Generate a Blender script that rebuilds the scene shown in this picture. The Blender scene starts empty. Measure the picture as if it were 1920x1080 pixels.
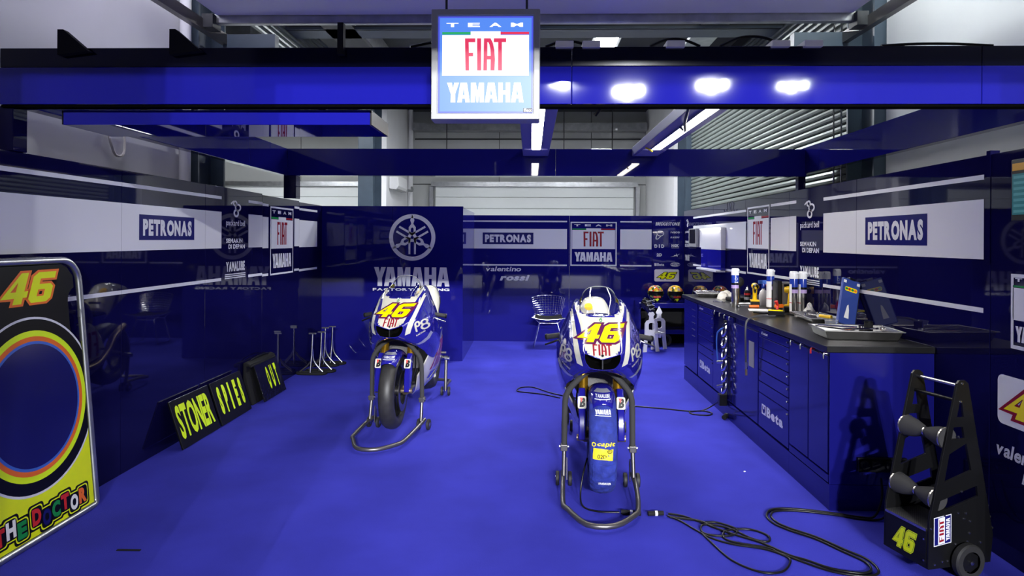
import bpy, bmesh, math, random
import numpy as np
from mathutils import Vector, Matrix, Euler
from mathutils.geometry import tessellate_polygon
from mathutils.bvhtree import BVHTree
random.seed(4)
SC = bpy.context.scene
COL = SC.collection
PI = math.pi
# ------------------------------------------------------------------ camera
cam_d = bpy.data.cameras.new('camera'); cam = bpy.data.objects.new('camera', cam_d); COL.objects.link(cam)
F_PX = 1250.0
cam_d.sensor_width = 36.0; cam_d.lens = F_PX / 1920 * 36.0; cam_d.shift_y = -91 / 1920
cam_d.clip_start = 0.05; cam_d.clip_end = 200
_th = math.atan(35 / F_PX); _ph = 0.0053
_f = Vector((-math.sin(_th), math.cos(_th), 0)); _r = Vector((math.cos(_th), math.sin(_th), 0)); _u = Vector((0, 0, 1))
_R = _r * math.cos(_ph) + _u * math.sin(_ph); _U = _u * math.cos(_ph) - _r * math.sin(_ph)
cam.matrix_world = Matrix((( _R.x, _U.x, -_f.x, 0), (_R.y, _U.y, -_f.y, 0), (_R.z, _U.z, -_f.z, 1.58), (0, 0, 0, 1)))
SC.camera = cam
# ------------------------------------------------------------------ world, floodlights, exposure
w = bpy.data.worlds.new('night'); SC.world = w; w.use_nodes = True
w.node_tree.nodes['Background'].inputs[0].default_value = (0.35, 0.38, 0.55, 1)
w.node_tree.nodes['Background'].inputs[1].default_value = 0.012
SC.view_settings.view_transform = 'Standard'; SC.view_settings.look = 'None'
SC.view_settings.exposure = 0.0; SC.view_settings.gamma = 1.0; SC.view_settings.use_curve_mapping = False
FLOOD = [(1.4, -22.5, 8.5, 23000), (4.2, -22.5, 8.0, 20000), (7.7, -22.0, 8.15, 15000), (10.9, -21.5, 8.0, 6000)]
FLOOD = [(fx + dx, fy, fz + dz, pw * k) for fx, fy, fz, pw in FLOOD for dx, dz, k in ((0, 0, .6), (-.42, .05, .2), (.5, .1, .2))]
for fx, fy, fz, pw in FLOOD:            # floodlight clusters across the pit lane, behind the photographer
    ld = bpy.data.lights.new('pit_floodlight', 'SPOT'); lo = bpy.data.objects.new('pit_floodlight', ld); COL.objects.link(lo)
    ld.energy = pw; ld.shadow_soft_size = 0.06; ld.spot_size = 0.7; ld.spot_blend = 0.4; ld.color = (0.93, 0.95, 1.0)
    lo.location = (fx, fy, fz); lo.rotation_euler = (Vector((-0.3, 5, 1.2)) - lo.location).to_track_quat('-Z', 'Y').to_euler()

# ------------------------------------------------------------------ materials
MATS = {}
def mat(name, col, rough=0.5, metal=0.0, ior=1.5, coat=0.0, noise=None, emit=None, trans=0.0, alpha=1.0, bump=None):
    m = bpy.data.materials.new(name); m.use_nodes = True; nt = m.node_tree; b = nt.nodes['Principled BSDF']
    I = b.inputs
    I['Base Color'].default_value = (*col, 1); I['Roughness'].default_value = rough; I['Metallic'].default_value = metal; I['IOR'].default_value = ior
    I['Coat Weight'].default_value = coat; I['Coat Roughness'].default_value = 0.03; I['Transmission Weight'].default_value = trans; I['Alpha'].default_value = alpha
    if emit: I['Emission Color'].default_value = (*emit[0], 1); I['Emission Strength'].default_value = emit[1]
    if noise or bump:
        tc = nt.nodes.new('ShaderNodeTexCoord')
    if noise:
        sc, amt = noise
        n = nt.nodes.new('ShaderNodeTexNoise'); n.inputs['Scale'].default_value = sc; n.inputs['Detail'].default_value = 6
        r = nt.nodes.new('ShaderNodeValToRGB')
        r.color_ramp.elements[0].position = 0.3; r.color_ramp.elements[1].position = 0.7
        r.color_ramp.elements[0].color = (*[c * (1 - amt) for c in col], 1); r.color_ramp.elements[1].color = (*[min(1, c * (1 + amt)) for c in col], 1)
        nt.links.new(tc.outputs['Object'], n.inputs['Vector']); nt.links.new(n.outputs['Fac'], r.inputs['Fac']); nt.links.new(r.outputs['Color'], I['Base Color'])
    if bump:
        sc, st = bump
        n = nt.nodes.new('ShaderNodeTexNoise'); n.inputs['Scale'].default_value = sc; n.inputs['Detail'].default_value = 3
        bp = nt.nodes.new('ShaderNodeBump'); bp.inputs['Strength'].default_value = st; bp.inputs['Distance'].default_value = 0.01
        nt.links.new(tc.outputs['Object'], n.inputs['Vector']); nt.links.new(n.outputs['Fac'], bp.inputs['Height']); nt.links.new(bp.outputs['Normal'], I['Normal'])
    MATS[name] = m
    return m
mat('panel_lit', (0.008, 0.0075, 0.14), 0.03, ior=1.48, bump=(2.2, 0.012))  # panel blue made lighter to put floodlight brightness into the colour
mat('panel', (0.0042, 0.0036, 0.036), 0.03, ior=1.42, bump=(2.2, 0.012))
mat('fascia', (0.010, 0.010, 0.25), 0.025, ior=1.65, bump=(2.0, 0.012))
mat('fascia_shaded', (0.003, 0.0035, 0.018), 0.08, ior=1.5)  # darker copy of the fascia colour, painted in for the header's shadow
mat('panel_white', (0.74, 0.74, 0.77), 0.12, ior=1.5, bump=(2.2, 0.01))
mat('print_white', (0.72, 0.72, 0.76), 0.2)
mat('print_red', (0.27, 0.010, 0.02), 0.25)
mat('print_green', (0.01, 0.25, 0.05), 0.25)
mat('print_navy', (0.008, 0.009, 0.12), 0.2)
mat('print_black', (0.004, 0.004, 0.005), 0.3, ior=1.3)
mat('yellow', (0.80, 0.66, 0.0), 0.25)
mat('lime', (0.80, 0.90, 0.0), 0.3)
mat('fluo', (0.72, 0.95, 0.0), 0.5)
mat('orange', (0.85, 0.16, 0.01), 0.35)
mat('skyblue', (0.05, 0.14, 0.55), 0.35)
mat('carpet', (0.046, 0.048, 0.46), 0.95, ior=1.2, noise=(1.6, 0.16), bump=(420, 0.5))
mat('concrete', (0.32, 0.32, 0.31), 0.7, noise=(3, 0.12))
mat('plaster', (0.66, 0.66, 0.67), 0.8, noise=(1.2, 0.05))
mat('plaster_grey', (0.42, 0.43, 0.42), 0.8, noise=(1.2, 0.05))
mat('steel_teal', (0.04, 0.06, 0.085), 0.45, noise=(4, 0.15))
mat('steel_dark', (0.018, 0.020, 0.024), 0.5)
mat('shutter', (0.16, 0.18, 0.17), 0.35, metal=0.3)
mat('galv', (0.40, 0.41, 0.42), 0.35, metal=0.9, noise=(9, 0.15))
mat('ceiling', (0.05, 0.055, 0.06), 0.8)
mat('door_white', (0.72, 0.75, 0.74), 0.45)
mat('door_under', (0.78, 0.76, 0.82), 0.5)
mat('black', (0.006, 0.006, 0.0065), 0.3, ior=1.33)
mat('black_matt', (0.010, 0.010, 0.011), 0.75, ior=1.3)
mat('rubber', (0.016, 0.0155, 0.015), 0.62, noise=(30, 0.2))
mat('slick', (0.022, 0.021, 0.020), 0.48, noise=(25, 0.25))
mat('foam', (0.030, 0.029, 0.029), 0.85)
mat('gunmetal', (0.16, 0.15, 0.145), 0.38, metal=0.85)
mat('steel', (0.55, 0.55, 0.55), 0.25, metal=1.0)
mat('chrome', (0.75, 0.75, 0.78), 0.10, metal=1.0)
mat('alu', (0.58, 0.56, 0.52), 0.26, metal=1.0, noise=(12, 0.1))
mat('gold', (0.60, 0.33, 0.03), 0.22, metal=0.9)
mat('bronze', (0.32, 0.24, 0.15), 0.35, metal=0.8)
mat('bike_blue', (0.012, 0.010, 0.22), 0.12, coat=1.0, ior=1.5)
mat('bike_white', (0.62, 0.60, 0.49), 0.14, coat=0.8)
mat('bike_silver', (0.45, 0.46, 0.52), 0.25, metal=0.5, coat=0.5)
mat('bike_yellow', (0.95, 0.78, 0.0), 0.15, coat=0.6)
mat('bike_purple', (0.10, 0.008, 0.06), 0.2, coat=0.6)
mat('void', (0.002, 0.002, 0.002), 0.9, ior=1.1)
mat('carbon', (0.010, 0.010, 0.011), 0.3, coat=0.4)
mat('warmer', (0.016, 0.03, 0.24), 0.85, noise=(22, 0.3), bump=(28, 0.5))
mat('tape_yellow', (0.78, 0.62, 0.02), 0.6)
mat('bench_blue', (0.008, 0.008, 0.14), 0.12, ior=1.6, bump=(2.0, 0.01))
mat('worktop', (0.012, 0.012, 0.012), 0.28, noise=(16, 0.3))
mat('red', (0.6, 0.02, 0.015), 0.4)
mat('white_plastic', (0.78, 0.78, 0.78), 0.35)
mat('paper', (0.80, 0.79, 0.76), 0.8)
mat('tissue', (0.78, 0.74, 0.64), 0.9, bump=(30, 0.6))
mat('can_blue', (0.012, 0.04, 0.33), 0.25)
mat('lilac', (0.42, 0.30, 0.55), 0.4)
mat('tool_yellow', (0.85, 0.52, 0.0), 0.4)
mat('case_blue', (0.03, 0.06, 0.27), 0.45)
mat('grey', (0.25, 0.25, 0.26), 0.5)
mat('hose', (0.05, 0.05, 0.055), 0.4)
mat('cream', (0.85, 0.81, 0.70), 0.5)
mat('trim_metal', (0.5, 0.5, 0.52), 0.3, metal=0.9)
mat('lamp', (1, 1, 1), 0.5, emit=((1.0, 0.95, 0.88), 36.0))
mat('lamp_ceiling', (1, 1, 1), 0.5, emit=((0.92, 0.95, 1.0), 165.0))
mat('fixture', (0.20, 0.19, 0.42), 0.4)
mat('box_white', (0.2, 0.2, 0.2), 0.4, emit=((1.0, 1.0, 1.0), 1.1))
mat('box_blue', (0.01, 0.03, 0.10), 0.4, emit=((0.09, 0.24, 0.80), 1.15))
mat('box_rim', (0.01, 0.02, 0.10), 0.4, emit=((0.08, 0.10, 0.75), 1.0))
mat('box_red', (0.10, 0.01, 0.02), 0.4, emit=((0.85, 0.05, 0.14), 0.95))
mat('box_green', (0.01, 0.08, 0.03), 0.4, emit=((0.03, 0.42, 0.16), 1.0))
mat('sign_frame', (0.36, 0.36, 0.34), 0.35)
mat('screen_teal', (0.02, 0.1, 0.11), 0.2, emit=((0.02, 0.13, 0.15), 0.4))
mat('screen_teal_light', (0.05, 0.16, 0.17), 0.2, emit=((0.05, 0.22, 0.24), 0.4))
mat('screen_amber', (0.3, 0.16, 0.02), 0.2, emit=((0.35, 0.18, 0.02), 0.4))
mat('glass', (0.92, 0.93, 0.95), 0.02, ior=1.35, trans=1.0)
mat('plastic_clear', (0.9, 0.93, 0.96), 0.08, ior=1.2, trans=0.92)
mat('plastic_black', (0.006, 0.006, 0.007), 0.12, ior=1.6, bump=(26, 0.7))
# thin windscreen: mostly see-through sheet with a glossy face
def screen_mat():
    m = bpy.data.materials.new('windscreen'); m.use_nodes = True; nt = m.node_tree
    for n in list(nt.nodes):
        if n.type == 'BSDF_PRINCIPLED': nt.nodes.remove(n)
    out = [n for n in nt.nodes if n.type == 'OUTPUT_MATERIAL'][0]
    t = nt.nodes.new('ShaderNodeBsdfTransparent'); t.inputs[0].default_value = (0.80, 0.82, 0.86, 1)
    g = nt.nodes.new('ShaderNodeBsdfGlossy'); g.inputs['Roughness'].default_value = 0.04
    fr = nt.nodes.new('ShaderNodeFresnel'); fr.inputs['IOR'].default_value = 1.5
    mx = nt.nodes.new('ShaderNodeMixShader')
    nt.links.new(fr.outputs[0], mx.inputs[0]); nt.links.new(t.outputs[0], mx.inputs[1]); nt.links.new(g.outputs[0], mx.inputs[2]); nt.links.new(mx.outputs[0], out.inputs[0])
    MATS['windscreen'] = m
screen_mat()
def mesh_mat(name, base, dark, scale, metal=0.5):
    m = mat(name, base, 0.5, metal); nt = m.node_tree
    tc = nt.nodes.new('ShaderNodeTexCoord'); c = nt.nodes.new('ShaderNodeTexChecker'); c.inputs['Scale'].default_value = scale
    c.inputs[1].default_value = (*base, 1); c.inputs[2].default_value = (*dark, 1)
    nt.links.new(tc.outputs['Object'], c.inputs['Vector']); nt.links.new(c.outputs['Color'], nt.nodes['Principled BSDF'].inputs['Base Color'])
mesh_mat('radiator', (0.20, 0.19, 0.18), (0.03, 0.03, 0.03), 220)
mesh_mat('tread', (0.10, 0.10, 0.10), (0.04, 0.04, 0.04), 160)
def helmet_mat(name, cols, seed):
    m = mat(name, cols[0], 0.15, coat=0.8); nt = m.node_tree
    tc = nt.nodes.new('ShaderNodeTexCoord'); mp = nt.nodes.new('ShaderNodeMapping'); mp.inputs['Location'].default_value = (seed, seed * 2, 0)
    v = nt.nodes.new('ShaderNodeTexVoronoi'); v.inputs['Scale'].default_value = 26
    sp = nt.nodes.new('ShaderNodeSeparateColor')
    r = nt.nodes.new('ShaderNodeValToRGB'); r.color_ramp.interpolation = 'CONSTANT'
    while len(r.color_ramp.elements) < len(cols): r.color_ramp.elements.new(0.5)
    for i, c in enumerate(cols): r.color_ramp.elements[i].position = i / len(cols); r.color_ramp.elements[i].color = (*c, 1)
    nt.links.new(tc.outputs['Object'], mp.inputs[0]); nt.links.new(mp.outputs[0], v.inputs['Vector']); nt.links.new(v.outputs['Color'], sp.inputs[0])
    nt.links.new(sp.outputs[0], r.inputs[0]); nt.links.new(r.outputs[0], nt.nodes['Principled BSDF'].inputs['Base Color'])
helmet_mat('helmet_orange', [(0.8, 0.12, 0.01), (0.75, 0.5, 0.02), (0.7, 0.06, 0.01), (0.05, 0.12, 0.02), (0.6, 0.5, 0.3)], 0)
helmet_mat('helmet_amber', [(0.8, 0.4, 0.02), (0.7, 0.16, 0.01), (0.8, 0.6, 0.05), (0.1, 0.1, 0.02), (0.5, 0.4, 0.3)], 3)
helmet_mat('helmet_lower', [(0.02, 0.03, 0.01), (0.10, 0.16, 0.02), (0.01, 0.01, 0.01), (0.35, 0.4, 0.03), (0.02, 0.02, 0.02)], 5)

# ------------------------------------------------------------------ object helpers
def link(o, parent=None):
    COL.objects.link(o)
    if parent is not None: o.parent = parent
    return o
def tag(o, label=None, cat=None, group=None, kind=None):
    if label: o['label'] = label
    if cat: o['category'] = cat
    if group: o['group'] = group
    if kind: o['kind'] = kind
    return o
def thing(name, label, cat, loc=(0, 0, 0), rz=0.0, group=None, kind=None):
    o = bpy.data.objects.new(name, None); o.empty_display_size = 0.1; o.location = loc; o.rotation_euler = (0, 0, rz)
    link(o); return tag(o, label, cat, group, kind)
def struct(name, parent=None, label=None, cat=None):
    o = bpy.data.objects.new(name, None); link(o, parent); o['kind'] = 'structure'
    if label: o['label'] = label
    if cat: o['category'] = cat
    return o
def catmull(pts, k, closed=False):
    P = [Vector(p) for p in pts]; n = len(P)
    if n < 3 or k < 2: return P
    out = []
    rng = range(n if closed else n - 1)
    for i in rng:
        if closed: a, b, c, d = P[(i - 1) % n], P[i], P[(i + 1) % n], P[(i + 2) % n]
        else: a, b, c, d = P[max(i - 1, 0)], P[i], P[i + 1], P[min(i + 2, n - 1)]
        for j in range(k):
            t = j / k
            out.append(0.5 * ((2 * b) + (c - a) * t + (2 * a - 5 * b + 4 * c - d) * t * t + (3 * b - a - 3 * c + d) * t ** 3))
    if not closed: out.append(P[-1])
    return out
class MB:
    def __init__(s): s.v = []; s.f = []
    def add(s, vs, fs):
        o = len(s.v); s.v += [tuple(q) for q in vs]; s.f += [tuple(i + o for i in q) for q in fs]; return s
    def box(s, c, d, rz=0.0, rx=0.0, ry=0.0):
        x, y, z = [q / 2 for q in d]
        vs = [Vector(q) for q in ((-x, -y, -z), (x, -y, -z), (x, y, -z), (-x, y, -z), (-x, -y, z), (x, -y, z), (x, y, z), (-x, y, z))]
        if rz or rx or ry:
            R = Euler((rx, ry, rz)).to_matrix(); vs = [R @ q for q in vs]
        c = Vector(c)
        return s.add([q + c for q in vs], [(0, 3, 2, 1), (4, 5, 6, 7), (0, 1, 5, 4), (1, 2, 6, 5), (2, 3, 7, 6), (3, 0, 4, 7)])
    def bb(s, x0, x1, y0, y1, z0, z1): return s.box(((x0 + x1) / 2, (y0 + y1) / 2, (z0 + z1) / 2), (x1 - x0, y1 - y0, z1 - z0))
    def tube(s, pts, r, n=8, k=1, closed=False, cap=True):
        P = catmull(pts, k, closed) if k > 1 else [Vector(p) for p in pts]
        m = len(P); vs = []; fs = []
        rs = r if isinstance(r, (list, tuple)) else None
        T0 = (P[1] - P[0]).normalized(); up = Vector((0, 0, 1)) if abs(T0.z) < 0.9 else Vector((1, 0, 0)); N = (up - T0 * up.dot(T0)).normalized()
        for i in range(m):
            if closed: T = (P[(i + 1) % m] - P[i - 1]).normalized()
            else: T = (P[min(i + 1, m - 1)] - P[max(i - 1, 0)]).normalized()
            N = (N - T * N.dot(T)).normalized(); B = T.cross(N)
            rr = (rs[min(i * len(rs) // m, len(rs) - 1)] if len(rs) != m else rs[i]) if rs else r
            for j in range(n):
                a = 2 * PI * j / n; vs.append(P[i] + (N * math.cos(a) + B * math.sin(a)) * rr)
        for i in range(m if closed else m - 1):
            i2 = (i + 1) % m
            for j in range(n):
                j2 = (j + 1) % n; fs.append((i * n + j, i * n + j2, i2 * n + j2, i2 * n + j))
        if cap and not closed:
            fs.append(tuple(range(n - 1, -1, -1))); fs.append(tuple((m - 1) * n + j for j in range(n)))
        return s.add(vs, fs)
    def cyl(s, p0, p1, r, n=16): return s.tube([p0, p1], r, n)
    def lathe(s, prof, c=(0, 0, 0), axis='Z', n=32, a0=0.0, a1=2 * PI, cap=False):
        """prof: list of (r, h) along axis"""
        full = abs(a1 - a0 - 2 * PI) < 1e-6; m = n if full else n + 1; vs = []; fs = []; c = Vector(c)
        for i in range(m):
            a = a0 + (a1 - a0) * i / n; ca, sa = math.cos(a), math.sin(a)
            for r, h in prof:
                q = {'Z': (r * ca, r * sa, h), 'X': (h, r * ca, r * sa), 'Y': (r * sa, h, r * ca)}[axis]
                vs.append(c + Vector(q))
        L = len(prof)
        for i in range(n):
            i2 = (i + 1) % m if full else i + 1
            for j in range(L - 1): fs.append((i * L + j, i2 * L + j, i2 * L + j + 1, i * L + j + 1))
        return s.add(vs, fs)
    def grid(s, fn, nu, nv):
        vs = [fn(i / nu, j / nv) for i in range(nu + 1) for j in range(nv + 1)]
        fs = [(i * (nv + 1) + j, (i + 1) * (nv + 1) + j, (i + 1) * (nv + 1) + j + 1, i * (nv + 1) + j + 1) for i in range(nu) for j in range(nv)]
        return s.add(vs, fs)
    def prism(s, poly, o, u, v, t):
        """2D polygon extruded along u x v by t, starting at o"""
        o, u, v = Vector(o), Vector(u), Vector(v); nrm = u.cross(v).normalized() * t; n = len(poly)
        a = [o + u * x + v * y for x, y in poly]; b = [q + nrm for q in a]
        fs = [(i, (i + 1) % n, n + (i + 1) % n, n + i) for i in range(n)]
        tri = tessellate_polygon([[Vector((x, y, 0)) for x, y in poly]])
        fs += [tuple(reversed(q)) for q in tri] + [tuple(n + i for i in q) for q in tri]
        return s.add(a + b, fs)
    def prism_h(s, polys, o, u, v, t):
        """outer polygon with holes, extruded"""
        o, u, v = Vector(o), Vector(u), Vector(v); nrm = u.cross(v).normalized() * t
        flat_ = [p for q in polys for p in q]; n = len(flat_)
        a = [o + u * x + v * y for x, y in flat_]; fs = []
        tri = tessellate_polygon([[Vector((x, y, 0)) for x, y in q] for q in polys])
        fs += [tuple(reversed(q)) for q in tri] + [tuple(n + i for i in q) for q in tri]; k = 0
        for q in polys:
            m = len(q); fs += [(k + i, k + (i + 1) % m, n + k + (i + 1) % m, n + k + i) for i in range(m)]; k += m
        return s.add(a + [q + nrm for q in a], fs)
    def build(s, name, m, parent=None, smooth=False, bevel=0.0, fix=True):
        me = bpy.data.meshes.new(name); me.from_pydata(s.v, [], s.f)
        if fix:
            bm = bmesh.new(); bm.from_mesh(me); bmesh.ops.recalc_face_normals(bm, faces=bm.faces); bm.to_mesh(me); bm.free()
        me.materials.append(MATS[m])
        if smooth:
            me.polygons.foreach_set('use_smooth', [True] * len(me.polygons)); me.set_sharp_from_angle(angle=math.radians(smooth if smooth is not True else 40))
        o = bpy.data.objects.new(name, me); link(o, parent)
        if bevel:
            b = o.modifiers.new('bevel', 'BEVEL'); b.width = bevel; b.segments = 2; b.limit_method = 'ANGLE'; b.angle_limit = math.radians(40)
        return o
def Bx(name, m, parent, x0, x1, y0, y1, z0, z1, bevel=0.0): return MB().bb(x0, x1, y0, y1, z0, z1).build(name, m, parent, bevel=bevel)
def Tb(name, m, parent, pts, r, n=8, k=1, closed=False): return MB().tube(pts, r, n, k, closed).build(name, m, parent, smooth=50)
def dup(o, parent, loc=None):
    c = o.copy(); link(c); c.parent = parent
    if loc is not None: c.location = loc
    return c
def copy_tree(o, parent=None):
    c = o.copy(); COL.objects.link(c); c.parent = parent
    for ch in list(o.children): copy_tree(ch, c)
    return c

# ------------------------------------------------------------------ flat shapes and lettering
def poly(outer, *holes):
    P = [[Vector((x, y, 0)) for x, y in q] for q in (outer, *holes)]
    return [(x, y) for q in (outer, *holes) for x, y in q], [tuple(t) for t in tessellate_polygon(P)]
def rect(x0, y0, x1, y1): return poly([(x0, y0), (x1, y0), (x1, y1), (x0, y1)])
def merge(*S):
    V = []; Fc = []
    for v, f in S:
        o = len(V); V += v; Fc += [tuple(i + o for i in q) for q in f]
    return V, Fc
def tf(S, sx=1, sy=1, ox=0, oy=0, sh=0, rot=0):
    c, s_ = math.cos(rot), math.sin(rot); out = []
    for x, y in S[0]:
        x, y = (x + sh * y) * sx, y * sy
        out.append((x * c - y * s_ + ox, x * s_ + y * c + oy))
    return out, S[1]
def fit(S, x0, y0, x1, y1):
    xs = [q[0] for q in S[0]]; ys = [q[1] for q in S[0]]; a, b, c, d = min(xs), max(xs), min(ys), max(ys)
    return [(x0 + (x - a) / (b - a) * (x1 - x0), y0 + (y - c) / (d - c) * (y1 - y0)) for x, y in S[0]], S[1]
def arc(cx, cy, rx, ry, a0, a1, n): return [(cx + rx * math.cos(math.radians(a0 + (a1 - a0) * i / n)), cy + ry * math.sin(math.radians(a0 + (a1 - a0) * i / n))) for i in range(n + 1)]
def ring(cx, cy, rx, ry, t, n=32): return poly(arc(cx, cy, rx, ry, 0, 360, n)[:-1], arc(cx, cy, rx - t, ry - t, 0, 360, n)[:-1])
def disc(cx, cy, rx, ry, n=40): return poly(arc(cx, cy, rx, ry, 0, 360, n)[:-1])
def rrect(x0, y0, x1, y1, r, n=5):
    return arc(x1 - r, y1 - r, r, r, 0, 90, n) + arc(x0 + r, y1 - r, r, r, 90, 180, n) + arc(x0 + r, y0 + r, r, r, 180, 270, n) + arc(x1 - r, y0 + r, r, r, 270, 360, n)
_tx = {}
def glyph(s, bold, shear):
    k = (s, bold, shear)
    if k in _tx: return _tx[k]
    cu = bpy.data.curves.new('t', 'FONT'); cu.body = s; cu.offset = bold; cu.shear = shear; cu.resolution_u = 3; cu.fill_mode = 'FRONT'
    o = bpy.data.objects.new('t', cu); COL.objects.link(o); dg = bpy.context.evaluated_depsgraph_get(); dg.update()
    me = o.evaluated_get(dg).to_mesh(); S = [(v.co.x, v.co.y) for v in me.vertices], [tuple(p.vertices) for p in me.polygons]
    o.evaluated_get(dg).to_mesh_clear(); bpy.data.objects.remove(o); bpy.data.curves.remove(cu)
    _tx[k] = S; return S
def txt(s, bold=0.03, space=1.0, shear=0.0):
    """a word laid out letter by letter, scaled to the unit square"""
    L = []; x = 0.0
    for c in s:
        if c == ' ': x += .32 * space; continue
        S = glyph(c, bold, shear); x0 = min(q[0] for q in S[0]); x1 = max(q[0] for q in S[0])
        L.append(tf(S, 1, 1, x - x0, 0)); x += x1 - x0 + .055 * space - shear * .35
    return fit(merge(*L), 0, 0, 1, 1)
def offset(P, d):
    """grow a counter-clockwise polygon by d (mitred)"""
    n = len(P); A = sum(P[i][0] * P[(i + 1) % n][1] - P[(i + 1) % n][0] * P[i][1] for i in range(n)); sg = 1 if A > 0 else -1; out = []
    for i in range(n):
        a, b, c = Vector(P[i - 1]), Vector(P[i]), Vector(P[(i + 1) % n])
        e1 = (b - a).normalized(); e2 = (c - b).normalized(); n1 = Vector((e1.y, -e1.x)) * sg; n2 = Vector((e2.y, -e2.x)) * sg
        m = n1 + n2; m = m / max(0.45, m.dot(m) / 2) if m.length > 1e-6 else n1
        out.append((b.x + m.x * d, b.y + m.y * d))
    return out
_sh = lambda P, s=0.32: [(x + s * y, y) for x, y in P]
N4 = _sh([(0, .20), (.44, 1), (.66, 1), (.66, .40), (.78, .40), (.78, .20), (.66, .20), (.66, 0), (.40, 0), (.40, .20)]); N4h = _sh([(.24, .40), (.40, .40), (.40, .70)])
N6 = _sh([(x + .84, y) for x, y in [(0, .14), (.12, 0), (.60, 0), (.72, .12), (.72, .50), (.62, .60), (.25, .60), (.25, .78), (.72, .78), (.72, 1), (.14, 1), (0, .86)]])
N6h = _sh([(x + .84, y) for x, y in [(.25, .20), (.47, .20), (.47, .42), (.25, .42)]])
def num46(grow=0.0):
    if grow == 0: return merge(poly(N4, N4h), poly(N6, N6h))
    return merge(poly(offset(N4, grow), offset(N4h, -grow * .8)), poly(offset(N6, grow), offset(N6h, -grow * .8)))
def place46(x0, y0, x1, y1, grow=0.0):
    xs = [q[0] for q in N4 + N6]; a, b = min(xs), max(xs); S = num46(grow)
    return [(x0 + (x - a) / (b - a) * (x1 - x0), y0 + y * (y1 - y0)) for x, y in S[0]], S[1]
def fiat():
    Fp = poly([(.02, 0), (.16, 0), (.15, .44), (.31, .44), (.31, .55), (.15, .55), (.14, .88), (.39, .88), (.39, 1), (0, 1)])
    Ip = poly([(.47, 0), (.62, 0), (.61, 1), (.46, 1)])
    A = poly([(.70, 0), (.84, 0), (.84, .34), (.98, .34), (.97, 0), (1.13, 0)] + [(1.14, .35), (1.12, .62), (1.06, .85), (.97, 1), (.72, 1)], [(.85, .45), (.98, .45), (.965, .66), (.93, .80), (.885, .88), (.85, .88)])
    Tp = poly([(1.26, 0), (1.41, 0), (1.40, .88), (1.56, .88), (1.56, 1), (1.10, 1), (1.09, .88), (1.26, .88)])
    return fit(merge(Fp, Ip, A, Tp), 0, 0, 1, 1)
def yamaha():
    Y = poly([(.20, 0), (.46, 0), (.45, .42), (.66, 1), (.40, 1), (.33, .70), (.26, 1), (0, 1), (.21, .42)])
    def A(o): return poly([(o, 0), (o + .25, 0), (o + .28, .20), (o + .42, .20), (o + .45, 0), (o + .70, 0), (o + .53, 1), (o + .17, 1)], [(o + .30, .38), (o + .40, .38), (o + .35, .74)])
    M = poly([(1.32, 0), (1.55, 0), (1.55, .55), (1.63, 0), (1.73, 0), (1.81, .55), (1.81, 0), (2.04, 0), (2.04, 1), (1.77, 1), (1.68, .52), (1.59, 1), (1.32, 1)])
    Hh = poly([(2.83, 0), (3.08, 0), (3.08, .40), (3.24, .40), (3.24, 0), (3.49, 0), (3.49, 1), (3.24, 1), (3.24, .60), (3.08, .60), (3.08, 1), (2.83, 1)])
    return fit(merge(Y, A(.57), M, A(2.09), Hh, A(3.53)), 0, 0, 1, 1)
FIAT, YAM = fiat(), yamaha()
def pblogo():
    return fit(merge(ring(.66, .55, .28, .25, .11), ring(.50, .18, .24, .26, .12), ring(.40, .80, .19, .19, .10), poly([(0, .78), (.07, .72), (.30, .90), (.24, .97)])), 0, 0, 1, 1)
def p8():
    return merge(ring(.22, .70, .20, .28, .13), poly([(.02, 0), (.14, 0), (.14, .8), (.02, .8)]), ring(.66, .70, .24, .28, .13), ring(.68, .26, .30, .30, .14))
def flat(name, S, o, u, v, m, parent, off=0.0012):
    o, u, v = Vector(o), Vector(u), Vector(v); n = u.cross(v).normalized() * off
    b = MB(); b.add([o + u * x + v * y + n for x, y in S[0]], S[1])
    return b.build(name, m, parent, fix=False)
def drape(name, S, bvh, view, m, parent, off=0.0018, cell=0.02, d=1):
    """print a flat shape onto a curved skin. view 'F': (x, z) looking along +y; 'S': (y, z) looking along -d*x"""
    bm = bmesh.new(); vs = [bm.verts.new((x, y, 0)) for x, y in S[0]]
    for q in S[1]:
        try: bm.faces.new([vs[i] for i in q])
        except ValueError: pass
    xs = [q[0] for q in S[0]]; ys = [q[1] for q in S[0]]
    for ax, lo, hi in ((0, min(xs), max(xs)), (1, min(ys), max(ys))):
        k = max(1, int((hi - lo) / cell))
        for i in range(1, k):
            c = [0, 0, 0]; c[ax] = lo + (hi - lo) * i / k; nn = [0, 0, 0]; nn[ax] = 1
            bmesh.ops.bisect_plane(bm, geom=bm.verts[:] + bm.edges[:] + bm.faces[:], plane_co=c, plane_no=nn)
    bad = []
    for q in bm.verts:
        if view == 'F': o, dr = Vector((q.co.x, -2, q.co.y)), Vector((0, 1, 0))
        else: o, dr = Vector((2 * d, q.co.x, q.co.y)), Vector((-d, 0, 0))
        h = bvh.ray_cast(o, dr)
        if h[0] is None: bad.append(q); continue
        nn = h[1] if h[1].dot(dr) < 0 else -h[1]
        q.co = h[0] + nn * off
    bmesh.ops.delete(bm, geom=bad, context='VERTS')
    for q in bm.faces: q.smooth = True
    me = bpy.data.meshes.new(name); bm.to_mesh(me); bm.free(); me.materials.append(MATS[m])
    return link(bpy.data.objects.new(name, me), parent)
def bvh_of(o): return BVHTree.FromPolygons([v.co.copy() for v in o.data.vertices], [tuple(p.vertices) for p in o.data.polygons])

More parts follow.
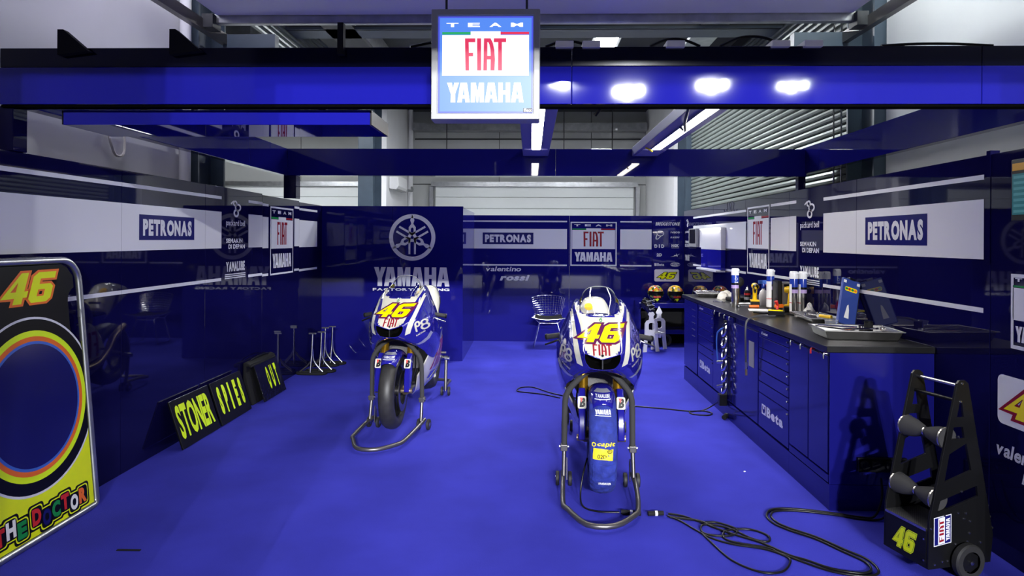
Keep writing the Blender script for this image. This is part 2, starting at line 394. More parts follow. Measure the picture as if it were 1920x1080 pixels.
def team_logo(parent, o, u, v, W, Hh, frame=True, lit=False):
    """framed team badge: TEAM / tricolour / FIAT on white / YAMAHA; o is the lower left corner"""
    o, u, v = Vector(o), Vector(u), Vector(v)
    wm, rm, gm = ('box_white', 'box_red', 'box_green') if lit else ('print_white', 'print_red', 'print_green')
    t = 0.018
    if frame: flat('badge_frame', poly([(0, 0), (W, 0), (W, Hh), (0, Hh)], [(t, t), (W - t, t), (W - t, Hh - t), (t, Hh - t)]), o, u, v, wm, parent)
    i0, i1 = (W * .035, W * .965)
    flat('badge_field', rect(i0, Hh * .385, i1, Hh * .815), o, u, v, wm, parent)
    flat('badge_field', rect(W * .34, Hh * .815, W * .66, Hh * .855), o, u, v, wm, parent)
    flat('badge_stripe', rect(i0, Hh * .822, W * .34, Hh * .848), o, u, v, gm, parent)
    flat('badge_stripe', rect(W * .66, Hh * .822, i1, Hh * .848), o, u, v, rm, parent)
    flat('lettering', fit(FIAT, W * .28, Hh * .44, W * .72, Hh * .78), o, u, v, rm, parent, 0.0022)
    flat('lettering', fit(YAM, W * .09, Hh * .10, W * .91, Hh * .31), o, u, v, wm, parent, 0.0022)
    for i, c in enumerate('TEAM'): flat('lettering', fit(txt(c, .04), W * (.08 + .23 * i), Hh * .90, W * (.08 + .23 * i + .13), Hh * .945), o, u, v, wm, parent, 0.0022)

# ================================================================== the setting: garage shell
fl = Bx('floor', 'carpet', None, -2.95, 2.62, -0.95, 10.6, -0.012, 0.0); tag(fl, 'bright blue carpet covering the garage floor', 'carpet', kind='structure')
g = Bx('floor_concrete', 'concrete', None, -9.5, 3.6, -9, 18, -0.06, -0.0125); tag(g, 'grey concrete floor outside the carpet', 'floor', kind='structure')
tag(Bx('wall_outer_left', 'plaster', None, -3.40, -3.25, -1, 6.12, -0.01, 5.0), 'white plaster garage wall on the left', 'wall', kind='structure')
tag(Bx('wall_outer_right', 'plaster', None, 3.25, 3.40, -1, 6.20, -0.01, 5.0), 'white plaster garage wall on the right', 'wall', kind='structure')
tag(Bx('wall_far_right', 'plaster', None, 3.05, 3.2, 14.3, 17.8, -0.01, 5.0), 'white plaster wall beside the far door', 'wall', kind='structure')
tag(Bx('wall_partition', 'plaster', None, -3.42, -3.27, 15.0, 17.8, -0.01, 5.0), 'white partition wall end at the far left', 'wall', kind='structure')
wb = struct('wall_back', None, 'pale grey back wall of the garage building', 'wall')
for x0, x1 in ((-9.5, -6.2), (-6.2, -3.3), (-3.3, -0.85), (-0.85, 1.6), (1.6, 3.5)):
    for z0, z1 in ((-0.01, 3.05), (3.06, 3.85), (3.86, 5.0)):
        Bx('panel', 'plaster_grey', wb, x0 + .008, x1 - .008, 17.8, 17.92, z0, z1 - .01)
tag(Bx('ceiling', 'ceiling', None, -9.5, 3.5, -1, 18, 5.0, 5.1), 'dark garage ceiling', 'ceiling', kind='structure')
wf = struct('wall_front', None, 'front wall of the garage with an unseen panel added to shade the left', 'wall')
Bx('header', 'steel_dark', wf, -3.4, 3.4, -1.15, -1.0, 3.44, 5.0); Bx('jamb_or_blocker', 'steel_dark', wf, -3.4, -0.85, -1.15, -1.0, -0.01, 3.44)  # the left piece is unseen, added to block floodlight from the left side
# sectional doors in the back wall
def back_door(name, x0, x1, label):
    d = struct(name, None, label, 'door'); z = 0.0; proto = None
    while z < 2.8:
        if proto is None: proto = MB().bb(x0, x1, 17.72, 17.77, 0.004, 0.296).build('door_panel', 'door_white', d, bevel=0.01)
        else: dup(proto, d, (0, 0, z))
        z += 0.3
    Bx('rail', 'galv', d, x0 - .1, x1 + .1, 17.60, 17.74, 2.98, 3.10)
    for x in (x0 - .09, x1 + .09): Bx('jamb_or_blocker', 'galv', d, x - .05, x + .05, 17.60, 17.74, 0, 2.97)
    return d
back_door('door_1', -2.55, 2.72, 'white sectional door in the back wall of the middle bay')
back_door('door_2', -8.6, -4.3, 'white sectional door far back behind the left panels')
# raised sectional door over the camera
d3 = struct('door_3', None, 'raised overhead door lying flat under the ceiling', 'door')
pr = None
for i in range(7):
    y = 6.0 - (i + 1) * 0.62
    if pr is None: pr = MB().bb(-2.86, 2.84, 0, 0.60, 3.60, 3.66).build('door_panel', 'door_under', d3, bevel=0.008); pr.location = (0, y, 0)
    else: dup(pr, d3, (0, y, 0))
Bx('edge_bar', 'galv', d3, -2.9, 2.88, 5.99, 6.06, 3.53, 3.62, 0.01)
for s, x in ((-1, -2.99), (1, 2.97)):
    Bx('track', 'gunmetal', d3, x - .03, x + .03, 0.2, 7.6, 3.46, 3.56); Bx('roller_bracket', 'steel_dark', d3, x - .07 * s - .05, x - .07 * s + .05, 5.92, 6.08, 3.48, 3.60)
# columns, beams
def column(x0, x1, y0, y1, label, z1=5.0):
    t = thing('steel_column', label, 'column', ((x0 + x1) / 2, (y0 + y1) / 2, 0)); a, b = (x1 - x0) / 2, (y1 - y0) / 2
    Bx('flange', 'steel_teal', t, -a, a, -b, -b + .03, -0.01, z1); Bx('flange', 'steel_teal', t, -a, a, b - .03, b, -0.01, z1); Bx('web', 'steel_teal', t, -.012, .012, -b + .03, b - .03, -0.01, z1)
    return t
column(-3.45, -3.15, 6.22, 6.78, 'teal steel column at the left garage wall')
column(3.15, 3.45, 6.22, 6.76, 'teal steel column beside the near end of the right shutter')
column(3.1, 3.4, 13.42, 14.2, 'teal steel column at the far end of the right shutter')
column(-3.5, -3.2, 13.4, 14.2, 'teal steel column behind the wall air conditioner')
column(-3.44, -3.26, 3.36, 3.60, 'narrow dark steel post against the left white wall')
for (x0, x1, y0, y1, z0, z1, lab) in ((-3.4, 3.4, 8.6, 9.0, 4.30, 4.75, 'wide dark cross beam above the overhead frame'), (-3.2, 3.1, 13.2, 13.5, 4.5, 4.95, 'second dark cross beam deeper in the garage')):
    t = thing('roof_beam', lab, 'beam', (0, y0, z0)); yy = y1 - y0
    Bx('web', 'steel_dark', t, x0, x1, 0.02, 0.05, 0, z1 - z0); Bx('flange', 'steel_teal', t, x0, x1, 0, yy, 0, 0.03); Bx('flange', 'steel_teal', t, x0, x1, 0, yy, z1 - z0 - .03, z1 - z0)
for x, lab in ((-3.0, 'slim blue-grey brace from the left column'), (3.0, 'slim blue-grey brace from the right column')):
    tag(Bx('brace_bar', 'steel_teal', None, min(x, x * .83), max(x, x * .83), 6.40, 6.5, 3.42, 3.56), lab, 'brace')
t = thing('roof_truss', 'pale sloping roof girder above the right shutter', 'beam', (2.35, 6.6, 4.35))
Bx('bottom_chord', 'galv', t, -.18, .18, 0, 6.5, 0, .05); Bx('side_plate', 'galv', t, .16, .19, 0, 6.5, 0.05, .45)
t = thing('roof_truss', 'dark roof girder above the left opening', 'beam', (-2.5, 6.6, 4.30))
Bx('bottom_chord', 'steel_dark', t, -.2, .2, 0, 6.5, 0, .05); Bx('side_plate', 'galv', t, .18, .21, 0, 6.5, 0.05, .35)
# roller shutters
def shutter(name, x, y0, y1, z0, z1, label, s):
    t = struct(name, None, label, 'shutter'); prof = [(-.006 * s, 0), (.022 * s, .010), (.028 * s, .032), (.018 * s, .056), (-.006 * s, .066), (-.012 * s, .035)]
    pr = None; z = z0
    while z < z1:
        if pr is None:
            pr = MB().prism([(a, b) for a, b in prof], (x, y1, 0), (1, 0, 0), (0, 0, 1), y1 - y0).build('slat', 'shutter', t); pr.location = (0, 0, z)
        else: dup(pr, t, (0, 0, z))
        z += 0.074
    return t
shutter('door_4', 3.22, 6.80, 13.4, 1.75, 4.55, 'closed grey corrugated roller shutter on the right', -1)
shutter('door_5', -3.22, 6.85, 13.3, 4.02, 4.6, 'rolled up grey corrugated shutter at the upper left', 1)
for y in (7.05, 6.88):
    t = Tb('shutter_chain', 'steel', None, [(3.16, y, 4.5), (3.155, y, 3.2), (3.16, y, 1.7)], 0.009, 6); tag(t, 'farther hanging chain of the right shutter' if y > 7 else 'nearer hanging chain of the right shutter', 'chain')
# ceiling lamps of the building
mat('lamp_front', (1, 1, 1), 0.5, emit=((0.84, 0.82, 1.0), 22.0)); mat('lamp_front_cool', (1, 1, 1), 0.5, emit=((0.92, 1.0, 0.98), 42.0))
def ceil_lamp(x, y, z, label, w_=0.32, l_=1.1, m='lamp_ceiling'):
    t = thing('ceiling_light', label, 'lamp', (x, y, z), group='building ceiling lights')
    Bx('housing', 'galv', t, -w_ / 2 - .05, w_ / 2 + .05, -l_ / 2 - .05, l_ / 2 + .05, 0.0, .12); Bx('diffuser', m, t, -w_ / 2, w_ / 2, -l_ / 2, l_ / 2, -.012, 0.0)
ceil_lamp(1.12, 10.3, 4.58, 'lit ceiling light seen just right of the lightbox sign')
ceil_lamp(-4.35, 10.3, 4.58, 'lit ceiling light at the upper left past the door track')
ceil_lamp(-1.2, 12.2, 4.45, 'ceiling light over the left half of the middle bay')
ceil_lamp(1.6, 12.2, 4.45, 'ceiling light over the right half of the middle bay')
ceil_lamp(-6.2, 13.2, 4.5, 'ceiling light over the far left bay', 0.5, 1.4)
ceil_lamp(-2.75, 4.6, 4.85, 'ceiling light above the raised door on the left', 0.5, 1.6, 'lamp_front')
ceil_lamp(2.55, 4.6, 4.85, 'ceiling light above the raised door on the right', 0.5, 1.6, 'lamp_front_cool')
# cable tray and pipe on the back wall
t = thing('cable_tray', 'perforated grey cable tray across the back wall', 'cable tray', (0, 17.5, 4.42))
Bx('tray_base', 'galv', t, -3.1, 3.0, -.15, .15, 0, .02); Bx('tray_side', 'galv', t, -3.1, 3.0, -.16, -.15, 0, .20); Bx('tray_side', 'steel_dark', t, -3.1, 3.0, .13, .15, 0, .24)
for x in (-2.2, 0.85, 2.1): Tb('hanger', 'steel_dark', t, [(x, -.17, -.5), (x, -.17, .55)], .012, 6)
tag(Tb('conduit_pipe', 'steel_dark', None, [(-3.1, 17.74, 4.25), (3.0, 17.74, 4.25)], .02, 8), 'thin dark pipe running along the back wall', 'pipe')
t = thing('air_conditioner', 'white wall air conditioner above the round emblem panel', 'air conditioner', (-3.26, 15.8, 2.72))
MB().prism([(0, .02), (.16, 0), (.22, .08), (.20, .32), (.16, .36), (0, .36)], (0, .55, 0), (1, 0, 0), (0, 0, 1), 1.1).build('casing', 'white_plastic', t, bevel=.008)
Bx('outlet_flap', 'grey', t, .08, .20, -.5, .5, -.005, .015); Tb('refrigerant_pipe', 'galv', t, [(.1, .55, .1), (.15, .8, .08), (.2, 1.3, .1), (.12, 1.7, .22)], .03, 8, 5)
tag(Tb('downpipe', 'plaster', None, [(-3.2, 17.62, 5), (-3.2, 17.62, 0)], .07, 10), 'white downpipe in the far left corner', 'pipe')
tag(Tb('downpipe', 'plaster', None, [(-3.17, 6.02, 5), (-3.17, 6.02, 0)], .05, 10), 'white downpipe beside the left teal column', 'pipe')

# ================================================================== blue team panels
LU, LV = (0, 1, 0), (0, 0, 1)
def wall_side(name, X, s, panels, feats, label):
    """s=+1: wall at left facing +x, s=-1: wall at right facing -x. feats: (y0, y1, z0, z1, material)"""
    r = struct(name, None, label, 'wall')
    for y0, y1, dz in panels:
        x0, x1 = sorted((X, X - s * 0.045))
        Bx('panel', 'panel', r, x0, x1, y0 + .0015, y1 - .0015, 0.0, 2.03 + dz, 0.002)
        for f0, f1, z0, z1, m in feats:
            a, b = max(y0 + .001, f0), min(y1 - .001, f1)
            if b > a:
                o = (X, 0, dz); u = (0, s, 0)
                flat('stripe' if z1 - z0 < .05 else 'white_band', rect(min(s * a, s * b), z0, max(s * a, s * b), z1), o, u, LV, m, r)
    return r
ST = 0.026
wl = wall_side('wall_left', -2.72, 1, [(0.9, 2.08, 0), (2.08, 3.22, 0), (3.22, 4.36, 0), (4.36, 5.5, 0), (5.5, 6.685, 0), (6.685, 7.76, -.012), (7.76, 8.617, -.024)],
    [(2.2, 5.79, 1.489, 1.81, 'panel_white'), (2.2, 5.79, 1.92, 1.92 + ST, 'print_white'), (2.2, 5.79, 1.202, 1.202 + ST, 'print_white'),
     (6.35, 6.84, 1.489, 1.81, 'panel_white'), (6.35, 6.84, 1.92, 1.92 + ST, 'print_white'), (6.35, 6.84, 1.202, 1.202 + ST, 'print_white'),
     (7.60, 8.42, 1.50, 1.82, 'panel_white'), (7.60, 8.42, 1.935, 1.935 + ST, 'print_white'), (7.60, 8.42, 1.215, 1.215 + ST, 'print_white')], 'glossy navy team panel wall on the left with white band')
wr = wall_side('wall_right', 2.36, -1, [(0.9, 2.4, 0), (2.4, 3.49, 0), (3.52, 4.9, 0), (4.9, 6.157, 0), (6.157, 7.4, 0), (7.4, 8.7, 0), (8.7, 10.34, 0)],
    [(3.54, 5.445, 1.489, 1.803, 'panel_white'), (3.54, 5.445, 1.905, 1.905 + ST, 'print_white'), (3.54, 5.445, 1.210, 1.210 + ST, 'print_white'),
     (5.995, 6.625, 1.489, 1.803, 'panel_white'), (5.995, 6.625, 1.915, 1.915 + ST, 'print_white'), (5.995, 6.625, 1.225, 1.225 + ST, 'print_white'),
     (7.375, 9.75, 1.485, 1.790, 'panel_white'), (7.375, 9.75, 1.895, 1.895 + ST, 'print_white'), (7.375, 9.75, 1.215, 1.215 + ST, 'print_white')], 'glossy navy team panel wall on the right behind the workbench')
Bx('edge_post', 'panel', wr, 2.357, 2.405, 3.49, 3.52, 0, 2.05)
def on_left(S, y0, y1, z0, z1, m, off=.0018, par=wl): return flat('lettering', fit(S, y0, z0, y1, z1), (-2.72, 0, 0), (0, 1, 0), LV, m, par, off)
def on_right(S, ya, yb, z0, z1, m, off=.0018, par=wr): return flat('lettering', fit(S, -ya, z0, -yb, z1), (2.36, 0, 0), (0, -1, 0), LV, m, par, off)   # ya = far (left in view)
on_left(rect(0, 0, 1, 1), 4.555, 5.315, 1.562, 1.742, 'print_navy'); on_left(txt('PETRONAS', .06, .95), 4.60, 5.27, 1.592, 1.712, 'print_white', .003)
on_right(rect(0, 0, 1, 1), 4.77, 4.034, 1.556, 1.748, 'print_navy'); on_right(txt('PETRONAS', .06, .95), 4.73, 4.075, 1.588, 1.716, 'print_white', .003)
for fn, a, b in ((on_left, 5.88, 6.27), (on_right, 5.905, 5.525)):
    e = b - a
    fn(pblogo(), a + e * .22, a + e * .78, 1.772, 1.925, 'print_white'); fn(txt('packard bell', .012, .9), a, b, 1.676, 1.745, 'print_white')
    fn(txt('SEMAKIN', .035), a, a + e * .86, 1.535, 1.575, 'print_white'); fn(txt('DI DEPAN', .035), a + e * .12, b, 1.482, 1.522, 'print_white')
    fn(txt('YAMALUBE', .05, .92), a, b, 1.275, 1.365, 'print_white')
    for k in range(3): fn(rect(0, 0, 1, 1), a - e * .06, b + e * .04, 1.212 + k * .017, 1.221 + k * .017, 'print_white')
on_right(pblogo(), 10.18, 10.04, 1.78, 1.90, 'print_white'); on_right(txt('packard bell', .012, .9), 10.25, 9.98, 1.68, 1.73, 'print_white')
on_right(txt('SEMAKIN', .035), 10.25, 9.98, 1.535, 1.575, 'print_white'); on_right(txt('DI DEPAN', .035), 10.25, 9.98, 1.482, 1.522, 'print_white'); on_right(txt('YAMALUBE', .05), 10.25, 9.98, 1.275, 1.365, 'print_white')
team_logo(wl, (-2.7195, 6.89, 1.19), (0, 1, 0), LV, 0.67, 0.725)
team_logo(wr, (2.3595, 7.328, 1.225), (0, -1, 0), LV, 0.665, 0.715)
team_logo(wr, (2.3595, 3.34, 1.06), (0, -1, 0), LV, 0.36, 0.365)
flat('number_card', poly(rrect(-3.43, .675, -2.90, .92, .035)), (2.36, 0, 0), (0, -1, 0), LV, 'panel_white', wr, .0015)
for gq, m, o_ in ((.10, 'print_red', .0025), (0, 'bike_yellow', .0035)): flat('number_decal', place46(-3.385, .72, -2.96, .875, gq), (2.36, 0, 0), (0, -1, 0), LV, m, wr, o_)
on_right(txt('valentino', .03, 1, .2), 3.436, 3.05, .512, .582, 'print_white'); on_right(txt('rossi', .05, 1, .25), 3.262, 2.98, .42, .50, 'print_white')
# emblem panel at the back left
we = struct('wall_emblem', None, 'navy display panel with round tuning fork emblem', 'wall')
for a, b in ((-2.765, -1.80), (-1.80, -0.875)): Bx('panel', 'panel_lit', we, a + .001, b - .001, 8.62, 8.72, 0, 2.005, 0.002)
Bx('return_panel', 'panel_lit', we, -.93, -.876, 8.72, 10.34, 0, 1.99)
def on_em(S, x0, x1, z0, z1, m, off=.0015, n='lettering'): return flat(n, fit(S, x0, z0, x1, z1), (0, 8.62, 0), (1, 0, 0), LV, m, we, off)
def fork():
    L = [ring(0, 0, 1, 1, .17, 64)]
    for a in (90, 210, 330):
        R = math.radians(a - 90)
        sp = [poly([(0, .98), (-.09, .74), (-.045, .60), (-.055, .56), (.055, .56), (.045, .60), (.09, .74)]),
              poly([(-.05, .57), (-.15, .44), (-.15, .20), (0, .06), (.15, .20), (.15, .44), (.05, .57)], [(-.06, .38), (0, .43), (.06, .38), (.06, .24), (0, .19), (-.06, .24)])]
        tn = [poly([(x - .042, -.12), (x + .042, -.12), (x + .042, -.72), (x - .042, -.72)]) for x in (-.12, .12)]
        L += [tf(q, rot=R) for q in sp + tn]
    h = arc(0, 0, .22, .22, 0, 360, 6)[:-1]; L.append(poly(h, arc(0, 0, .075, .075, 0, 360, 6)[:-1]))
    return merge(*L)
flat('emblem', tf(fork(), .302, .302, -1.538, 1.60), (0, 8.62, 0), (1, 0, 0), LV, 'print_white', we, .0015)
on_em(YAM, -2.035, -1.05, .966, 1.212, 'print_white'); on_em(txt('FACTORY RACING', .04, 1.1), -2.05, -1.05, .906, .940, 'print_white')
# back wall panels
wk = struct('wall_rear_panels', None, 'navy team panel wall at the far end with sponsor names', 'wall')
for a, b in ((-1.05, 0.60), (0.60, 1.88), (1.88, 2.40)): Bx('panel', 'panel_lit', wk, a + .001, b - .001, 10.35, 10.40, 0, 1.955, 0.002)
def on_back(S, x0, x1, z0, z1, m='print_white', off=.0015, n='lettering'): return flat(n, fit(S, x0, z0, x1, z1), (0, 10.35, 0), (1, 0, 0), LV, m, wk, off)
Q = rect(0, 0, 1, 1)
for a, b in ((-1.04, .562), (1.384, 1.865)):
    on_back(Q, a, b, 1.438, 1.745, 'panel_white', n='white_band'); on_back(Q, a, b, 1.852, 1.874, n='stripe'); on_back(Q, a, b, 1.173, 1.195, n='stripe')
on_back(Q, -.747, .042, 1.505, 1.687, 'print_navy', .002); on_back(txt('PETRONAS', .06, .95), -.71, .005, 1.535, 1.657, 'print_white', .003)
team_logo(wk, (.617, 10.3495, 1.178), (1, 0, 0), LV, .713, .68)
on_back(txt('valentino', .02, 1, .15), -.694, -.146, 1.085, 1.16); on_back(txt('rossi', .05, 1, .25), -.478, -.013, .94, 1.03)
on_back(txt('BRIDGESTONE', .05, .9, .3), 1.924, 2.30, 1.805, 1.858); on_back(txt('IVECO', .05), 2.155, 2.30, 1.688, 1.716); on_back(txt('EXEDY', .05, 1, .2), 2.155, 2.30, 1.612, 1.636)
on_back(txt('D I D', .06), 1.91, 2.06, 1.462, 1.516); on_back(txt('NGK', .06), 2.172, 2.286, 1.476, 1.52); on_back(Q, 2.172, 2.286, 1.460, 1.465); on_back(txt('2D', .06, 1, .1), 1.943, 2.025, 1.33, 1.378)
on_back(txt('Beta', .05), 1.955, 2.06, 1.184, 1.226); on_back(Q, 1.911, 1.947, 1.184, 1.226)
on_back(poly([(0, 0), (.35, .25), (.45, .55), (.6, .5), (.62, 1), (.72, .55), (1, .9), (.75, .35), (.78, .05), (.6, .25), (.45, .18)]), 2.157, 2.30, 1.325, 1.378)
on_back(ring(0, 0, 1, .42, .07), 2.155, 2.305, 1.175, 1.238); on_back(txt('MAGNETI', .05), 2.175, 2.285, 1.207, 1.226); on_back(txt('MARELLI', .05), 2.175, 2.285, 1.184, 1.203)
on_back(merge(ring(.55, .66, .42, .32, .07), poly([(.12, .5), (.2, .5), (.10, .1), (.25, .05), (.6, .4), (.68, .36), (.3, 0), (.05, 0), (.0, .15)]), tf(txt('termignoni', .02), .75, .12, .18, .62)), 1.925, 2.057, 1.594, 1.732)
on_back(poly(rrect(0, 0, 2, 1, .12)), 1.912, 2.289, .944, 1.131, 'panel_white', .0012, 'number_card')
for gq, m, o_ in ((.08, 'print_black', .0022), (0, 'lime', .003)): flat('number_decal', place46(1.955, .985, 2.25, 1.085, gq), (0, 10.35, 0), (1, 0, 0), LV, m, wk, o_)

# ================================================================== overhead frame with fascia
fr = thing('overhead_gantry', 'navy overhead frame with glossy front fascia spanning the garage', 'frame', (0, 3.37, 2.26))
def fb(n, x0, x1, y0, y1, z0, z1, m='fascia', bv=.003): return Bx(n, m, fr, x0, x1, y0 - 3.37, y1 - 3.37, z0 - 2.26, z1 - 2.26, bv)
for a, b in ((-2.75, -.25), (-.25, .203), (.203, 2.233), (2.233, 3.02)): fb('front_fascia', a + .001, b - .001, 3.37, 3.43, 2.265, 2.455); fb('fascia_shade_strip', a + .001, b - .001, 3.372, 3.43, 2.456, 2.555, 'fascia_shaded')  # upper strip is coloured dark where the header's shadow falls
fb('lower_rail', -2.75, 3.02, 3.38, 3.445, 2.252, 2.264, 'void')
for a, b in ((-2.74, .272), (.272, 3.02)): fb('rear_beam', a + .001, b - .001, 7.39, 7.50, 2.285, 2.585, 'panel_lit')
fb('side_beam', -2.80, -2.72, 3.60, 7.39, 2.28, 2.58, 'panel_lit'); fb('side_beam', 3.0, 3.08, 3.60, 7.50, 2.32, 2.60, 'panel_lit')
fb('post', -2.78, -2.64, 7.42, 7.56, 2.03, 2.285, 'panel'); fb('post', 2.94, 3.02, 7.42, 7.5, 0.0, 2.33, 'panel'); fb('post', -2.78, -2.70, 3.40, 3.50, 2.03, 2.262, 'panel')
for x in (-2.42, -1.84, -.98, -.36):
    MB().prism([(0, 0), (.16, .02), (.03, .13), (0, .13)] if x < -1.5 else [(0, 0), (.03, 0), (.03, .16), (0, .16)], (x, 3.375 - 3.37, 2.51 - 2.26), (1, 0, 0), (0, 0, 1), .04).build('bracket', 'black_matt', fr)
for x in (.165, .30, .72, 1.24, 1.40):
    b_ = fb('cable_clip', x - .045, x + .045, 3.345, 3.45, 2.545, 2.578, 'cream')
for x0, x1, h in ((-.62, -.27, .03), (.07, .3, .03), (.6, .85, .04), (.95, 1.28, .05), (1.75, 2.3, .015)):
    Tb('top_cable', 'black', fr, [(x0, .02, .30), ((x0 * 2 + x1) / 3, .04, .30 + h), ((x0 + 2 * x1) / 3, .04, .30 + h), (x1, .02, .30)], .007, 6, 5)
ob = thing('overhead_box', 'long navy awning box hanging behind the left half of the fascia', 'box', (-1.655, 3.45, 2.173))
MB().prism([(0, 0), (.41, 0), (.41, .078), (0, .078)], (-.815, 0, 0), (0, 1, 0), (0, 0, 1), 1.63).build('casing', 'fascia', ob, bevel=.004)
for s in (-1, 1): Bx('end_cap', 'black', ob, s * .819 - .004, s * .819 + .004, 0.003, .407, .002, .076)
for x in (-.5, .5): Bx('hanger', 'black_matt', ob, x - .02, x + .02, .2, .24, .078, .20)
def strip_light(x, label):
    t = thing('strip_light', label, 'lamp', (x, 3.7, 2.50), group='fluorescent strips under the frame')
    Bx('housing', 'fixture', t, -.14, .14, 0, 3.68, 0.004, .10, .006)
    Bx('diffuser', 'lamp', t, -.042, .042, .3, 3.05, -.010, .003); Bx('end_plate', 'fixture', t, -.12, .12, 3.1, 3.6, -.006, .004)
    for s in (-1, 1): Bx('reflector', 'galv', t, s * .05 - .004, s * .05 + .004, .3, 3.05, -.014, .004)
    for q in range(9): Bx('louvre', 'galv', t, -.042, .042, .05 + q * .027, .056 + q * .027, -.012, .003)
    return t
strip_light(.05, 'lit fluorescent strip under the frame below the lightbox sign'); strip_light(1.25, 'lit fluorescent strip on the right running to the rear beam')
tag(Tb('power_cable', 'black', None, [(1.02, 4.2, 2.62), (1.06, 4.5, 2.5), (1.12, 4.9, 2.44), (1.19, 5.2, 2.43), (1.2, 5.4, 2.49)], .011, 8, 6), 'black cable hanging onto the right strip light', 'cable')
tag(Tb('power_cable', 'black', None, [(.52, 4.4, 2.66), (.50, 4.45, 2.52), (.46, 4.5, 2.46), (.43, 4.52, 2.42)], .012, 8, 6), 'short black cable dangling behind the fascia right of the sign', 'cable')
tag(Tb('cable_tie', 'tape_yellow', None, [(1.14, 6.66, 2.497), (1.17, 6.6, 2.47), (1.19, 6.58, 2.45)], .009, 6, 4), 'yellow cable tie on the right strip light', 'tie')
tag(Tb('wall_cable', 'cream', None, [(-3.235, 5.0, 2.42), (-3.22, 5.02, 2.30), (-3.23, 5.1, 2.22), (-3.23, 5.2, 2.25), (-3.235, 5.22, 2.42)], .010, 6, 6), 'loop of grey cable on the left white wall', 'cable')
# lightbox sign
lb = thing('lightbox_sign', 'illuminated square team lightbox hanging on the front fascia', 'sign', (-.225, 3.25, 2.163))
MB().bb(-.266, .266, 0, .11, 0, .54).build('casing', 'sign_frame', lb, bevel=.006)
b_ = MB().prism_h([[(-.264, .002), (.264, .002), (.264, .538), (-.264, .538)], [(-.235, .03), (.235, .03), (.235, .508), (-.235, .508)]], (0, .002, 0), (1, 0, 0), (0, 0, 1), .014); b_.build('frame', 'sign_frame', lb, bevel=.003)
flat('face', rect(-.232, .033, .232, .505), (0, -.001, 0), (1, 0, 0), LV, 'box_rim', lb); flat('face', rect(-.224, .041, .224, .497), (0, -.001, 0), (1, 0, 0), LV, 'box_blue', lb, .0022)
team_logo(lb, (-.228, -.0035, .038), (1, 0, 0), LV, .456, .46, False, True)
flat('maker_plate', rect(.185, .036, .230, .056), (0, -.004, 0), (1, 0, 0), LV, 'print_black', lb); flat('lettering', fit(txt('flex', .03), .188, .038, .227, .054), (0, -.006, 0), (1, 0, 0), LV, 'print_white', lb)
for x in (-.2, .2): Tb('hanger', 'steel_dark', lb, [(x, .06, .54), (x, .06, 1.42)], .006, 6)

# ================================================================== motorcycles
def spl(A, k):
    """Catmull-Rom along axis 0 of an array (n, ...), k steps per span"""
    n = len(A); out = []
    for i in range(n - 1):
        a, b, c, d = A[max(i - 1, 0)], A[i], A[i + 1], A[min(i + 2, n - 1)]
        for j in range(k):
            t = j / k; out.append(0.5 * (2 * b + (c - a) * t + (2 * a - 5 * b + 4 * c - d) * t * t + (3 * b - a - 3 * c + d) * t ** 3))
    out.append(A[-1]); return np.array(out)
def skin(stations, ky=4, kp=3, mirror=True, both=False):
    """stations: [(y, [(x, z)...])]; returns MB of the interpolated (mirrored) skin"""
    A = np.array([[(x, y, z) for x, z in P] for y, P in stations], float)
    A = spl(A, ky); A = np.swapaxes(spl(np.swapaxes(A, 0, 1), kp), 0, 1); n, m = A.shape[:2]; b = MB()
    for s in ((1, -1) if mirror else (1,)):
        vs = [(s * p[0], p[1], p[2]) for r in A for p in r]
        fs = [(i * m + j, (i + 1) * m + j, (i + 1) * m + j + 1, i * m + j + 1) for i in range(n - 1) for j in range(m - 1)]
        b.add(vs, fs if s > 0 else [q[::-1] for q in fs])
    return b
def shell(mb, name, m, parent, t=0.004):
    o = mb.build(name, m, parent, smooth=45, fix=False); me = o.data
    bm = bmesh.new(); bm.from_mesh(me); bmesh.ops.remove_doubles(bm, verts=bm.verts, dist=1e-5); bmesh.ops.recalc_face_normals(bm, faces=bm.faces); bm.to_mesh(me); bm.free()
    me.polygons.foreach_set('use_smooth', [True] * len(me.polygons))
    sd = o.modifiers.new('thick', 'SOLIDIFY'); sd.thickness = t; sd.offset = -1
    return o
UP = [(-.155, [(0, .870), (.05, .884), (.10, .904), (.108, .888), (.104, .860), (.088, .832), (.06, .812), (0, .806)]),
      (-.125, [(0, .898), (.055, .904), (.112, .914), (.126, .893), (.124, .860), (.108, .826), (.078, .802), (.0, .795)]),
      (-.06, [(0, .945), (.06, .945), (.12, .940), (.158, .915), (.172, .87), (.160, .81), (.125, .775), (.085, .768)]),
      (.06, [(0, 1.02), (.07, 1.018), (.135, 1.0), (.186, .965), (.216, .90), (.218, .81), (.196, .735), (.155, .715)]),
      (.18, [(0, 1.085), (.08, 1.08), (.140, 1.065), (.192, 1.02), (.238, .93), (.256, .83), (.243, .72), (.21, .655)]),
      (.215, [(.085, 1.095), (.11, 1.092), (.150, 1.08), (.198, 1.03), (.246, .94), (.266, .83), (.255, .71), (.22, .63)]),
      (.30, [(.122, 1.11), (.142, 1.118), (.168, 1.108), (.208, 1.055), (.26, .95), (.282, .83), (.272, .70), (.235, .59)]),
      (.42, [(.135, 1.15), (.152, 1.157), (.178, 1.14), (.215, 1.07), (.268, .95), (.292, .82), (.285, .68), (.250, .56)]),
      (.54, [(.140, 1.170), (.160, 1.165), (.182, 1.13), (.215, 1.05), (.262, .93), (.285, .80), (.280, .66), (.250, .56)])]
